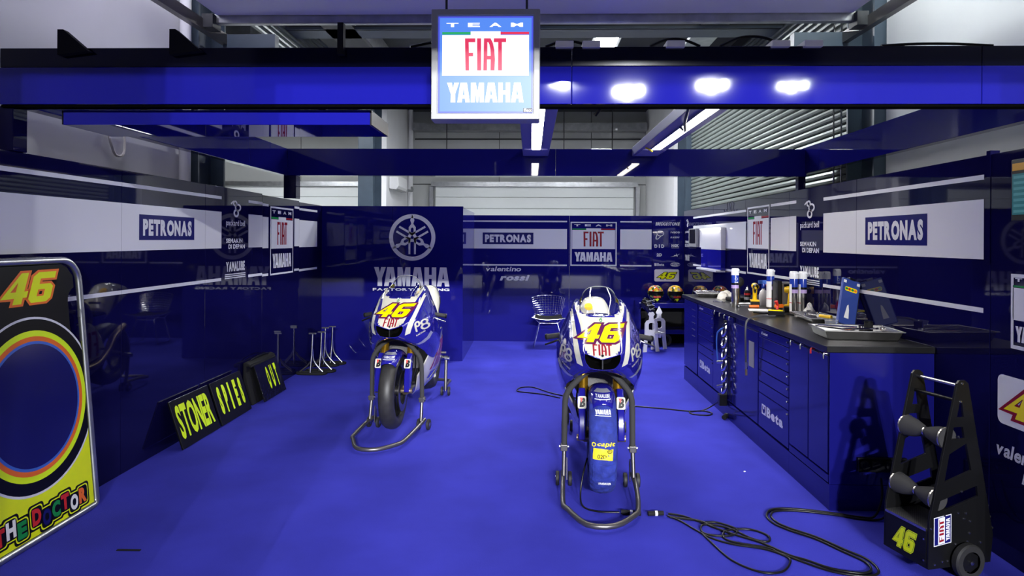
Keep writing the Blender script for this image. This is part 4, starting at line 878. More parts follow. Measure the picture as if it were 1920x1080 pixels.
MBt = tag(MB().lathe([(0, -.05), (.02, -.046), (.04, -.03), (.05, 0), (.04, .03), (.02, .046), (0, .05)], (2.045, 6.60, 1.175), 'Y', 24).build('polishing_ball', 'black_matt', None, smooth=60), 'black round polishing head behind the yellow drill', 'tool head')
MB().tube([(2.045, 6.60, 1.127), (2.05, 6.60, .9656)], .011, 8).build('polisher_stem', 'black_matt', MBt, smooth=40)
drill(2.255, 5.84, math.radians(60), 'second yellow cordless drill half hidden behind the paired spray cans')
t = thing('water_bottle', 'clear plastic water bottle with blue cap', 'bottle', (2.24, 6.20, WT)); MB().lathe([(0, 0), (.029, 0), (.031, .006), (.029, .05), (.031, .06), (.031, .10), (.022, .135), (.013, .148), (.013, .155)], n=24).build('bottle', 'plastic_clear', t, smooth=50); MB().lathe([(.0315, .06), (.0315, .10)], n=24).build('label_band', 'can_blue', t, smooth=40); MB().lathe([(.015, .150), (.015, .172), (0, .173)], n=18).build('cap', 'skyblue', t, smooth=40)
t = thing('binder', 'grey and black upright folder leaning against the wall', 'binder', (2.255, 5.98, WT)); Bx('cover', 'black', t, -.085, -.05, -.07, .07, 0, .265, .003); MB().box((.0, 0, .125), (.095, .12, .25)).build('pages', 'grey', t, bevel=.003); Bx('clip', 'black', t, -.03, .03, -.065, -.058, .215, .235, .003)
t = thing('tissue_wad', 'crumpled cream cloth on the worktop by the far tray', 'cloth', (2.06, 7.08, WT))
MB().grid(lambda u, v: Vector(((u - .5) * .17 * (1 - .15 * abs(v - .5)), (v - .5) * .14, max(0, (math.sin(u * PI) * math.sin(v * PI)) ** .35 * .075 * (1 + .25 * math.sin(u * 17 + v * 9)) ))), 22, 18).build('folded_cloth', 'tissue', t, smooth=70)
def tray(x, y, rz, a, b, hh, label):
    t = thing('metal_tray', label, 'tray', (x, y, WT), rz, 'stainless parts trays on the worktop'); e = .02
    I = [(-a + e, -b + e), (a - e, -b + e), (a - e, b - e), (-a + e, b - e)]; O = [(-a, -b), (a, -b), (a, b), (-a, b)]; R_ = [(-a - .012, -b - .012), (a + .012, -b - .012), (a + .012, b + .012), (-a - .012, b + .012)]
    vs = [(p[0], p[1], .003) for p in I] + [(p[0], p[1], hh) for p in O] + [(p[0], p[1], hh) for p in R_] + [(p[0], p[1], hh - .006) for p in R_]; fs = [(0, 1, 2, 3)]
    for k in range(3): fs += [(k * 4 + i, k * 4 + (i + 1) % 4, k * 4 + 4 + (i + 1) % 4, k * 4 + 4 + i) for i in range(4)]
    mb = MB().add(vs, fs); o = mb.build('pan', 'alu', t, bevel=.004); sd = o.modifiers.new('thick', 'SOLIDIFY'); sd.thickness = .0022
    return t
tray(2.08, 4.335, math.radians(-7), .225, .165, .062, 'nearest stainless tray on the bench corner with tools'); tray(2.205, 5.22, math.radians(-5), .105, .24, .045, 'middle stainless tray in front of the open blue case'); tray(1.96, 7.42, math.radians(-8), .13, .17, .045, 'far stainless tray at the end of the bench')
def tool(name, label, cat, x, y, z, rz, L_, m='chrome', handle=None):
    t = thing(name, label, cat, (x, y, z), rz); MB().tube([(-L_ / 2, 0, 0), (L_ * .4, 0, .002)], .006, 8).build('shaft', m, t, smooth=40)
    MB().lathe([(.006, -.008), (.016, -.008), (.016, .008), (.006, .008), (.006, -.008)], (L_ / 2, 0, .002), 'Z', 16).build('head', m, t, smooth=30)
    if handle: MB().tube([(-L_ / 2 - .02, 0, 0), (-L_ * .1, 0, 0)], [.014, .012], 10).build('handle', handle, t, smooth=40)
    return t
Z1 = WT + .022
tool('ratchet_wrench', 'long chrome ratchet lying across the nearest tray', 'wrench', 2.11, 4.30, Z1 + .036, math.radians(2), .26); tool('spanner', 'thin steel spanner on the left edge of the nearest tray', 'spanner', 2.02, 4.42, Z1 + .036, math.radians(-32), .26)
tool('screwdriver', 'short orange screwdriver in the nearest tray', 'screwdriver', 2.0, 4.31, Z1, math.radians(200), .07, 'steel', 'orange')
t = thing('cup', 'clear plastic cup behind the nearest tray', 'cup', (2.06, 4.62, WT)); MB().lathe([(0, .002), (.032, .002), (.044, .072), (.047, .074), (.047, .078), (.043, .078), (.030, .006), (0, .006)], n=28).build('wall', 'plastic_clear', t, smooth=50)
t = thing('round_tin', 'small black cylinder tin standing in the nearest tray', 'tin', (2.20, 4.40, WT + .005)); MB().lathe([(0, 0), (.026, 0), (.026, .09), (0, .09)], n=24).build('tin_body', 'black_matt', t, smooth=40); MB().lathe([(.0265, .082), (.0265, .092), (0, .092)], n=24).build('lid', 'black', t, smooth=40)
t = thing('plug_cap', 'small white plug at the right of the nearest tray', 'plug', (2.255, 4.315, WT + .006)); MB().lathe([(0, 0), (.010, 0), (.012, .01), (.009, .02), (0, .022)], n=16).build('plug_body', 'white_plastic', t, smooth=40); MB().lathe([(.004, .02), (.004, .034), (0, .035)], n=10).build('pin', 'steel', t, smooth=40)
tool('screwdriver', 'yellow handled tool lying in the middle tray', 'hand tool', 2.17, 5.10, Z1 + .03, math.radians(118), .20, 'steel', 'tool_yellow'); tool('screwdriver', 'steel rod tool beside the yellow handle in the middle tray', 'hand tool', 2.26, 5.14, Z1 + .03, math.radians(100), .26)
tool('spanner', 'blue grey spanner at the far side of the middle tray', 'spanner', 2.18, 5.32, Z1 + .03, math.radians(60), .18, 'steel'); tool('screwdriver', 'orange screwdriver lying near the leftmost spray can', 'screwdriver', 1.99, 6.17, WT + .014, math.radians(175), .16, 'steel', 'orange')
tool('spanner', 'small spanner on the worktop edge by the far tray', 'spanner', 1.86, 6.66, WT + .007, math.radians(-30), .10); tool('spanner', 'steel spanner lying in the far tray', 'spanner', 1.95, 7.42, Z1 + .03, math.radians(-35), .24); tool('socket_key', 'chrome socket key in the far tray', 'wrench', 1.98, 7.50, Z1 + .03, math.radians(20), .14)
# open blue tool case standing on its edge
t = thing('tool_case', 'blue tool case lid propped open behind the middle tray', 'case', (2.235, 4.79, WT), math.radians(14)); R_ = math.radians(-10)
MB().box((.02, 0, .182), (.15, .02, .33), 0, R_, math.radians(17)).build('lid', 'case_blue', t, bevel=.006); MB().box((.045, .022, .182), (.15, .02, .33), 0, R_, math.radians(17)).build('case_back', 'black_matt', t, bevel=.005)
MB().box((.072, .034, .338), (.05, .03, .022), 0, R_, math.radians(17)).build('handle', 'black', t, bevel=.004)
RM = Euler((R_, math.radians(17), 0)).to_matrix(); ou = Vector((.02, 0, .182)); uu = RM @ Vector((1, 0, 0)); vv = RM @ Vector((0, 0, 1)); oo = ou + RM @ Vector((0, -.0115, 0))
flat('sticker', poly(rrect(-.052, .075, .052, .105, .012)), oo, uu, vv, 'bike_yellow', t, .0005)
for k, (m, x) in enumerate((('print_green', -.038), ('red', -.014), ('print_green', .012), ('orange', .036))): flat('sticker_spot', disc(x, .09, .012, .009, 12), oo, uu, vv, m, t, .0015)
flat('sticker', poly([(-.03, -.12), (.01, -.12), (.005, -.06), (-.005, -.02), (-.015, -.03), (-.02, -.06)]), oo, uu, vv, 'paper', t, .0005)
for x in (-.058, .055): flat('clasp', rect(x - .012, .13, x + .012, .15), oo, uu, vv, 'paper', t, .0005)
t = thing('meter_box', 'yellow and black meter box near the bench edge', 'meter', (2.03, 5.56, WT), math.radians(-22)); MB().box((0, 0, .02), (.125, .085, .04)).build('case', 'black', t, bevel=.005); MB().box((-.005, 0, .043), (.115, .08, .008)).build('cover', 'bike_yellow', t, bevel=.003); Bx('display', 'black', t, -.02, .015, -.02, .02, .047, .0485); Bx('side_stripe', 'black', t, .035, .05, -.04, .04, .047, .0485)
Tb('lead', 'black', t, [(.06, 0, .015), (.10, .01, .008), (.14, .02, .008), (.18, .0, .008)], .006, 6, 5); Tb('lead', 'black', t, [(-.06, 0, .015), (-.12, .02, .010), (-.18, .06, .010)], .008, 6, 5)
t = thing('paper_sheet', 'white paper sheet under the yellow meter box lead', 'paper', (2.06, 5.95, WT), math.radians(-14)); MB().box((0, 0, .002), (.25, .16, .004)).build('sheet', 'paper', t); MB().box((.01, -.01, .005), (.24, .15, .002), .05).build('top_sheet', 'paper', t)
t = thing('plastic_bag', 'crumpled white plastic bag right of the paired spray cans', 'bag', (2.30, 5.56, WT)); MB().grid(lambda u, v: Vector((.042 * math.cos(v * PI / 2) ** .6 * (1 + .22 * math.sin(u * 25 + v * 8)) * math.cos(u * 2 * PI), .05 * math.cos(v * PI / 2) ** .6 * (1 + .25 * math.cos(u * 19 + v * 9)) * math.sin(u * 2 * PI), .10 * v + .012 * v * math.sin(u * 13 + v * 9))), 30, 10).build('bag', 'paper', t, smooth=70)
t = thing('hand_riveter', 'red and orange hand tool beside the paired spray cans', 'hand tool', (2.10, 5.74, WT), math.radians(30)); MB().tube([(0, 0, .012), (.02, .01, .06), (.0, .01, .10)], [.012, .012, .015], 10).build('red_grip', 'red', t, smooth=40); MB().box((.05, .02, .055), (.09, .03, .03)).build('orange_body', 'orange', t, bevel=.006)
t = thing('tool_roll', 'black tool pouch lying behind the leftmost spray can', 'pouch', (2.12, 6.86, WT), math.radians(10)); MB().box((0, 0, .02), (.22, .14, .04)).build('pouch', 'black_matt', t, bevel=.012); Tb('yellow_clip', 'tool_yellow', t, [(-.09, -.075, .02), (-.06, -.08, .035), (-.03, -.075, .02)], .006, 6, 4)
t = thing('white_rag', 'flat white rag between leftmost spray can and drill', 'cloth', (2.05, 6.52, WT)); MB().grid(lambda u, v: Vector(((u - .5) * .2, (v - .5) * .12, .006 + .008 * math.sin(u * 9) * math.sin(v * 7))), 16, 10).build('rag', 'paper', t, smooth=60)

# wall mounted things on the right wall
t = thing('wall_monitor', 'dark monitor with pale frame on the far right wall', 'monitor', (2.355, 9.62, 1.5)); Bx('case', 'grey', t, -.04, 0, -.22, .22, -.01, .25, .004); flat('screen', rect(-.17, .04, .17, .235), (-.0405, 0, 0), (0, -1, 0), LV, 'black', t, .001)
t = thing('hinged_panel', 'white and blue hinged board on the far right wall above helmets', 'board', (2.33, 8.6, 1.2)); Bx('white_board', 'panel_white', t, -.03, .028, -.47, .47, .265, .54, .003); Bx('blue_board', 'fascia', t, -.03, .028, -.47, .47, .02, .262, .003); Bx('ledge', 'print_white', t, -.09, .028, -.46, .48, -.005, .018, .003); Bx('light_rail', 'lamp', t, -.05, -.031, -.44, .44, .525, .532)
t = thing('wall_screen', 'teal lit screen at the right edge of the near panel', 'screen', (2.355, 2.995, 1.68)); Bx('case', 'black', t, -.045, 0, -.30, .28, 0, .295, .004)
flat('display', rect(-.27, .03, .28, .225), (-.0455, 0, 0), (0, -1, 0), LV, 'screen_teal', t, .001); flat('display_bar', rect(-.27, .24, .28, .275), (-.0455, 0, 0), (0, -1, 0), LV, 'screen_amber', t, .001)
for k in range(7): flat('display_row', rect(-.26, .04 + k * .027, .26, .053 + k * .027), (-.0455, 0, 0), (0, -1, 0), LV, 'screen_teal_light', t, .002)
t = thing('hanger_hook', 'pair of wire hooks hanging on the right panel top', 'hook', (2.36, 7.9, 1.93)); 
for q in (0, .1): Tb('wire', 'steel', t, [(.02, q, .09), (.0, q, .112), (-.025, q, .09), (-.02, q, .02), (-.05, q, -.01), (-.06, q, .02)], .004, 6, 4)

# ================================================================== left board with tube frame
bd = thing('pit_board_barrier', 'yellow and black number 46 board in a bent metal tube frame', 'board', (-2.535, 3.0, 0)); LEAN = math.radians(5)
bu_, bv_ = Vector((0, 1, 0)), Vector((-math.sin(LEAN), 0, math.cos(LEAN))); bn_ = bu_.cross(bv_)
P3 = lambda y, z, o=0.0: bu_ * y + bv_ * z + bn_ * o
MB().tube([P3(a, b) for a, b in [(0, .02)] + arc(.13, 1.325, .13, .13, 180, 90, 8) + arc(.71, 1.325, .13, .13, 90, 0, 8) + arc(.81, .05, .03, .03, 0, -90, 4) + arc(.03, .05, .03, .03, -90, -180, 4)], .018, 12, 1, True).build('tube_frame', 'galv', bd, smooth=60)
O_ = [(.03, .04), (.815, .04), (.815, .98)] + arc(.815, 1.08, .085, .10, 270, 180, 5) + arc(.815, 1.22, .085, .08, 180, 110, 4) + [(.785, 1.36), (.745, 1.41), (.70, 1.432), (.14, 1.432), (.06, 1.40), (.03, 1.34)]
bpn = MB().prism(O_, P3(0, 0, -.004), bu_, bv_, .008).build('board', 'lime', bd)
FL = lambda n, S, m, o, par=None: flat(n, S, P3(0, 0, .004), bu_, bv_, m, par or bd, o)
cx, cz, rr = .425, .70, .462
def clip_y(P, lo=.03, hi=.813): return [(min(max(x, lo), hi), y) for x, y in P]
blk = [(.032, .78)] + [q for q in arc(cx, .78, .393, .2, 180, 360, 2)][1:1] + [(.813, .78), (.813, .98)] + O_[3:]
FL('black_field', poly(blk), 'print_black', .0006)
for r_, m, o in ((rr, 'panel_white', .0010), (rr - .012, 'print_black', .0015), (rr - .072, 'fluo', .0020), (rr - .103, 'orange', .0025), (rr - .128, 'skyblue', .003), (rr - .143, 'print_navy', .0035)):
    FL('ring_print', poly(clip_y(arc(cx, cz, r_ if r_ < .4 else min(r_, .50), r_, 0, 360, 72)[:-1])), m, o)
for gq, m, o in ((.10, 'print_black', .0016), (.075, 'orange', .0022), (0, 'lime', .0030)): FL('number_decal', place46(.245, 1.235, .655, 1.395, gq), m, o)
wd = 'THE DOCTOR'; cols = ['red', 'paper', 'print_green', None, 'red', 'print_navy', 'print_green', 'red', 'paper', 'orange']; xx = .10
for k, c in enumerate(wd):
    if c == ' ': xx += .030; continue
    wv = .062; zz = .085 + .016 * (math.sin(k * 2.1)) - (xx - .1) * .02; S = fit(txt(c, .06), xx, zz, xx + wv, zz + .085)
    for gq, m, o in ((.024, 'print_black', .0012), (.014, 'lime', .0018), (.008, 'print_black', .0024)):
        FL('letter_outline', poly(rrect(xx - gq, zz - gq, xx + wv + gq, zz + .085 + gq, .02)), m, o)
    FL('lettering', S, cols[k], .0030); xx += .070
MB().box(P3(.835, 1.14, 0), (.02, .03, .05)).build('clamp', 'galv', bd, bevel=.004)

# pit boards on the floor
def pit_board(y0, y1, word, label, xb=-2.575, h=.37, bold=.05, gap=None, fat=False, bag=False):
    t = thing('pit_board', label, 'pit board', (xb, y0, 0), group='pit boards along the left wall'); L_ = y1 - y0; ln = math.atan2(.115, .35)
    u = Vector((0, 1, 0)); v = Vector((-math.sin(ln), 0, math.cos(ln))); MB().prism([(0, 0), (L_, 0), (L_, h), (0, h)], (0, 0, 0.004), u, v, .014).build('board', 'plastic_black' if bag else 'black', t, bevel=.002)
    o = u.cross(v) * .0155 + Vector((0, 0, .004)); n = len(word); 
    if gap is None: flat('lettering', fit(txt(word, .035, .6), .035, .065, L_ - .045, h - .045), o, u, v, 'fluo', t, .001)
    else:
        st = (L_ - gap[0] - gap[1]) / n
        for k, c in enumerate(word): flat('lettering', fit(txt(c, .07), gap[0] + st * k, .08, gap[0] + st * k + st * (.30 if c == 'I' else .52), h - .05), o, u, v, 'fluo', t, .001)
    return t
pit_board(4.87, 5.46, 'STONER', 'black pit board lettered in wide fluorescent yellow, nearest on floor')
pit_board(5.50, 6.08, 'SPIES', 'black pit board with five spaced yellow letters, middle on floor', gap=(.06, .02))
b3 = pit_board(6.33, 6.88, 'OUT', 'glossy black wrapped pit board with yellow letters, farthest on floor', xb=-2.55, h=.36, gap=(.20, .05), bag=True)
t = thing('equipment_bag', 'black fabric bag behind the wrapped pit board', 'bag', (-2.66, 6.22, 0))
MB().prism([(-.05, 0), (.055, 0), (-.018, .31), (-.018, .36), (.02, .365), (.02, .385), (-.02, .405), (-.05, .40)], (0, .62, 0), (1, 0, 0), (0, 0, 1), .62).build('bag_body', 'black_matt', t, bevel=.02); Bx('flap', 'black_matt', t, .0, .028, .01, .61, .352, .372, .008); Tb('strap', 'black', t, [(-.02, .08, .40), (-.01, .2, .42), (-.01, .42, .42), (-.02, .54, .40)], .008, 6, 5)

# work stands at the back left
def work_stand(x, y, rz, label):
    t = thing('work_stand', label, 'stand', (x, y, 0), rz, 'slim T top work stands')
    MB().tube([(-.15, .05, .018), (-.165, .0, .018), (-.13, -.035, .018), (0, -.045, .018), (.13, -.035, .018), (.165, .0, .018), (.15, .05, .018), (0, .07, .018)], .016, 8, 3, True).build('base_loop', 'black_matt', t, smooth=60)
    MB().tube([(0, -.04, .02), (.012, -.01, .30), (.015, 0, .47)], .011, 8).build('upright', 'steel', t, smooth=50); MB().tube([(.015, .0, .30), (.02, .005, .20), (.05, .01, .12), (.13, .02, .03)], .012, 8, 4).build('brace', 'steel', t, smooth=50); MB().tube([(.012, 0, .18), (-.05, .01, .10), (-.14, .02, .03)], .009, 8).build('brace', 'gunmetal', t, smooth=50)
    MB().box((.015, 0, .478), (.085, .035, .018)).build('top_plate', 'steel', t, bevel=.003)
work_stand(-2.535, 7.66, 0, 'front left slim steel stand near the emblem panel'); work_stand(-2.475, 7.80, 0, 'front right slim steel stand near the emblem panel'); work_stand(-2.54, 8.16, 0, 'rear left slim steel stand in the panel corner'); work_stand(-2.49, 8.29, 0, 'rear right slim steel stand in the panel corner')

# ================================================================== wire chair
c = thing('wire_chair', 'chrome wire side chair with curved basket back by the rear panels', 'chair', (.27, 9.88, 0))
def cb_(u, v):   # u -1..1 across, v 0..1 up
    wv = .195 + .055 * v; return Vector((wv * math.sin(u * 1.15) / math.sin(1.15), .17 + .05 * v - .10 * (1 - math.cos(u * 1.15)), .46 + .28 * v - .035 * v * u * u))
b = MB()
for k in range(15): b.tube([cb_(-1 + 2 * k / 14, j / 6) for j in range(7)], .0028, 5)
for k in range(9): b.tube([cb_(-1 + 2 * j / 16, k / 8) for j in range(17)], .0028, 5)
b.build('backrest_wires', 'chrome', c, smooth=60); b = MB()
se = lambda u, v: Vector(((.25 - .04 * v) * u, -.23 + .42 * v, .43 - .025 * math.sin(v * PI) + .03 * u * u - .01 * (1 - v)))
for k in range(13): b.tube([se(-1 + 2 * k / 12, j / 6) for j in range(7)], .0028, 5)
for k in range(9): b.tube([se(-1 + 2 * j / 10, k / 8) for j in range(11)], .0028, 5)
b.build('seat_wires', 'chrome', c, smooth=60); MB().tube([se(-1 + j / 8, 0) for j in range(17)], .007, 8).build('front_rim', 'chrome', c, smooth=60); MB().tube([cb_(-1 + j / 8, 1) for j in range(17)], .005, 8).build('top_rim', 'chrome', c, smooth=60)
MB().grid(lambda u, v: se(u * 1.8 - .9, v * .9 + .05) + Vector((0, 0, .008)), 8, 8).build('seat_pad', 'black_matt', c, smooth=60)
for s in (-1, 1):
    MB().tube([(s * .20, -.12, .42), (s * .13, -.14, .36)], .006, 8).build('seat_strut', 'chrome', c, smooth=50); MB().tube([(s * .13, -.14, .36), (s * .215, -.20, .007), (s * .215, .16, .007), (s * .13, .14, .36)], .006, 8).build('leg', 'chrome', c, smooth=50); MB().tube([(s * .13, .14, .36), (s * .18, .16, .43)], .006, 8).build('seat_strut', 'chrome', c, smooth=50)
MB().tube([(-.13, -.14, .36), (.13, -.14, .36)], .006, 8).build('crossbar', 'chrome', c, smooth=50); MB().tube([(-.13, .14, .36), (.13, .14, .36)], .006, 8).build('crossbar', 'chrome', c, smooth=50)

# ================================================================== shelf, helmets, white trestle
s_ = thing('low_shelf', 'low navy shelf unit carrying the helmets at the back right', 'shelf', (1.97, 10.12, 0))
Bx('top_board', 'bench_blue', s_, -.36, .385, -.19, .225, .575, .652, .004); Bx('middle_board', 'bench_blue', s_, -.36, .385, -.19, .225, .19, .255, .004)
for x in (-.345, .37): Bx('side_panel', 'bench_blue', s_, x - .015, x + .015, -.18, .22, 0, .575)
Bx('back_panel', 'black_matt', s_, -.33, .355, .20, .22, 0, .575)
def helmet(x, y, label, top):
    h = thing('helmet', label, 'helmet', (x, y, .652), 0, 'racing helmets on the low shelf')
    def sh(u, v):
        a = u * 2 * PI; ph_ = v * PI; r = math.sin(ph_) ** .8; z = math.cos(ph_)
        return Vector((.118 * r * math.cos(a) * (1 - .12 * max(0, -z)), .138 * r * math.sin(a) - .012 * max(0, -z), .128 + (.128 if z > 0 else .120) * z * (.97 if z > 0 else 1)))
    full = MB().grid(sh, 40, 24); vs = full.v; up_ = MB(); lo_ = MB()
    upf = [f for f in full.f if sum(vs[i][2] for i in f) / 4 > .158]; lof = [f for f in full.f if sum(vs[i][2] for i in f) / 4 <= .158]
    up_.add(vs, upf).build('shell_top', top, h, smooth=80, fix=False); lo_.add(vs, lof).build('shell_lower', 'helmet_lower', h, smooth=80, fix=False)
    MB().grid(lambda u, v: Vector((.122 * math.sin((u - .5) * 2.3), -.143 * math.cos((u - .5) * 2.3) + .004, .105 + .075 * v - .012 * v * v)), 20, 8).build('visor', 'black', h, smooth=80)
    MB().prism([(-.05, .075), (.05, .075), (.055, .10), (-.055, .10)], (0, -.130, 0), (1, 0, 0), (0, 0, 1), .006).build('chin_print', 'red', h); MB().prism([(-.028, .05), (0, .02), (.028, .05), (.02, .058), (-.02, .058)], (0, -.126, 0), (1, 0, 0), (0, 0, 1), .008).build('chin_vent', 'fluo', h)
    for s in (-1, 1): MB().lathe([(0, -.006), (.016, -.005), (.018, 0)], (s * .118, -.02, .135), 'X', 14).build('visor_pivot', 'fluo' if s > 0 else 'black', h, smooth=50)
helmet(1.88, 10.08, 'left painted racing helmet with orange crown and open dark visor', 'helmet_orange'); helmet(2.175, 10.08, 'right painted racing helmet with amber crown next to the workbench', 'helmet_amber')
tw = thing('white_trestle', 'white cut-out A-shaped trestle in front of the helmet shelf', 'trestle', (1.71, 9.50, 0))
def aplate(o, u, n):
    out = [(-.13, 0), (-.075, 0), (-.06, .16), (-.03, .215), (.03, .215), (.06, .16), (.075, 0), (.13, 0), (.105, .20), (.10, .40), (.075, .44), (.035, .455), (.03, .50), (.05, .53), (.0, .62), (-.05, .53), (-.03, .50), (-.035, .455), (-.075, .44), (-.10, .40), (-.105, .20)]
    MB().prism_h([out, rrect(-.045, .305, .045, .41, .03)], o, u, (0, 0, 1), .018).build(n, 'white_plastic', tw)
aplate((0, 0, 0), (.94, .34, 0), 'side_plate'); aplate((.155, .24, 0), (.94, .34, 0), 'side_plate'); MB().box((.08, .12, .26), (.16, .27, .02), .4).build('cross_shelf', 'white_plastic', tw); MB().box((.08, .12, .24), (.02, .27, .08), .4).build('cross_rib', 'white_plastic', tw)
t = thing('wrapped_gloves', 'clear plastic wrapped bundle on top of the white trestle', 'bundle', (1.70, 9.52, .56)); MB().grid(lambda u, v: Vector((.085 * math.sin(v * PI) ** .6 * math.cos(u * 2 * PI) * (1 + .15 * math.sin(u * 19 + v * 11)) + .10 * v - .08, .07 * math.sin(v * PI) ** .6 * math.sin(u * 2 * PI), .23 * (1 - v) - .03 + .01 * math.sin(u * 25))), 28, 16).build('wrapping', 'plastic_black', t, smooth=70)
for k in range(6):
    zc = .03 + k * .03; Tb('crease', 'grey', t, [(-.09 + .1 * (1 - zc / .2), -.075, zc), (-.02, -.085, zc + .02 * (-1) ** k), (.05, -.075, zc + .01)], .003, 5, 3)
t = thing('spare_wheel_assembly', 'dark round wheel with tyre standing under the low shelf', 'spare wheel', (2.02, 10.04, 0)); MB().lathe([(.055, -.05), (.085, -.06), (.092, -.03), (.092, .03), (.085, .06), (.055, .05), (.055, -.05)], (0, 0, .092), 'Y', 32).build('tread', 'rubber', t, smooth=50); MB().lathe([(0, -.03), (.055, -.03), (.057, .03), (0, .03)], (0, 0, .092), 'Y', 24).build('hub', 'black_matt', t, smooth=40)

# ================================================================== black roller trolley
tr = thing('roller_trolley', 'black upright tyre roller trolley with yellow 46 and wheels', 'trolley', (1.86, 3.16, .05), math.radians(15))
side = [(0, 0), (.36, 0), (.375, .13), (.225, .86), (.205, .875), (.175, .875), (.16, .86), (.005, .22)]
h1 = [(.130, .60), (.205, .60), (.195, .655), (.142, .655)]; h2 = [(.09, .40), (.245, .445), (.215, .575), (.118, .53)]; h3 = [(.05, .26), (.285, .32), (.278, .37), (.068, .315)]; h4 = [(.16, .70), (.20, .70), (.19, .77), (.175, .77)]
for y in (0.0, .258): MB().prism_h([side, h1, h2, h3, h4], (0, y + .012, 0), (1, 0, 0), (0, 0, 1), .012).build('side_plate', 'black', tr, bevel=.0015)
Bx('front_plate', 'black', tr, .0, .012, .013, .257, .0, .175)
dk = MB().box((.10, .135, .182), (.20, .244, .010)).build('deck', 'tread', tr); Bx('deck_lip', 'alu', tr, -.003, .004, .013, .257, .174, .186); Bx('base_plate', 'black', tr, .012, .36, .013, .257, 0, .01)
for x, z in ((.193, .845), (.178, .775)): MB().cyl((x, .012, z), (x, .258, z), .009, 12).build('cross_rod', 'chrome' if z > .8 else 'black', tr, smooth=40)
def roller(x, z, n):
    L2 = .246; pr = [(.0, 0), (.050, 0), (.052, .012), (.050, .020), (.046, .05), (.030, .10), (.0225, .118), (.0225, .128), (.030, .146), (.046, .196), (.050, .226), (.052, .234), (.050, L2), (0, L2)]
    r = MB().lathe(pr, (x, .012, z), 'Y', 28).build('roller', 'foam', tr, smooth=50)
    for a, rad in ((.004, .0535), (.236, .0535), (.119, .0245)): MB().lathe([(rad - .012, -.002), (rad, 0), (rad, .008), (rad - .012, .010)], (x, .012 + a, z), 'Y', 24).build('roller_ring', 'alu', r, smooth=40)
roller(.12, .60, 0); roller(.07, .315, 0)
for y in (-.045, .275):
    wv = MB().lathe([(.05, -.02), (.075, -.02), (.082, -.012), (.082, .012), (.075, .02), (.05, .02)], (.20, y + .02 if y > 0 else y + .02, .032), 'Y', 32).build('wheel', 'rubber', tr, smooth=40)
    MB().lathe([(0, -.016), (.05, -.012), (.052, .012), (0, .016)], (.20, y + .02, .032), 'Y', 6).build('wheel_spokes', 'black', wv); MB().lathe([(0, -.026), (.010, -.024), (.010, .024), (0, .026)], (.20, y + .02, .032), 'Y', 12).build('wheel_hub', 'steel', wv, smooth=40)
o = (-.0005, .257, 0); u = (0, -1, 0)
for gq, m, off_ in ((.06, 'lime', .001), (.02, 'print_green', .0016), (0, 'lime', .0022)): flat('number_decal', place46(.05, .035, .19, .135, gq), o, u, LV, m, tr, off_)
flat('sticker', rect(.03, .10, .13, .235), (0, -.0002, 0), (1, 0, .12), LV, 'panel_white', tr, .0004); flat('sticker', poly([(.034, .104), (.126, .104), (.126, .231), (.034, .231)]), (0, -.0002, 0), (1, 0, .12), LV, 'print_navy', tr, .0008)
flat('sticker', rect(.054, .106, .092, .229), (0, -.0002, 0), (1, 0, .12), LV, 'panel_white', tr, .0012)
for S, x0, x1, m in ((FIAT, .060, .086, 'print_red'), (YAM, .098, .120, 'print_white')):
    q = fit(S, 0, 0, 1, 1); flat('lettering', ([(x1 - (x1 - x0) * y, .115 + .105 * x) for x, y in q[0]], q[1]), (0, -.0002, 0), (1, 0, .12), LV, m, tr, .0016)
for x, z in ((.09, .245), (.17, .25), (.215, .245), (.205, .22), (.24, .205), (.235, .15), (.225, .11), (.155, .105), (.035, .02), (.08, .03), (.11, .03), (.30, .1), (.015, .19), (.19, .86), (.18, .775), (.168, .61), (.19, .35)): MB().lathe([(0, -.004), (.005, -.003), (.006, 0)], (x, 0, z), 'Y', 8).build('screw', 'steel', tr, smooth=40)
for z in (.03, .13): Bx('screw', 'steel', tr, -.004, 0, .02, .028, z, z + .008)
for k in range(12): MB().lathe([(0, -.004), (.006, -.003), (.007, .003)], (.372 - .0135 * k, .006, .16 + .055 * k), 'X', 8).build('side_bolt', 'black_matt', tr, smooth=40)

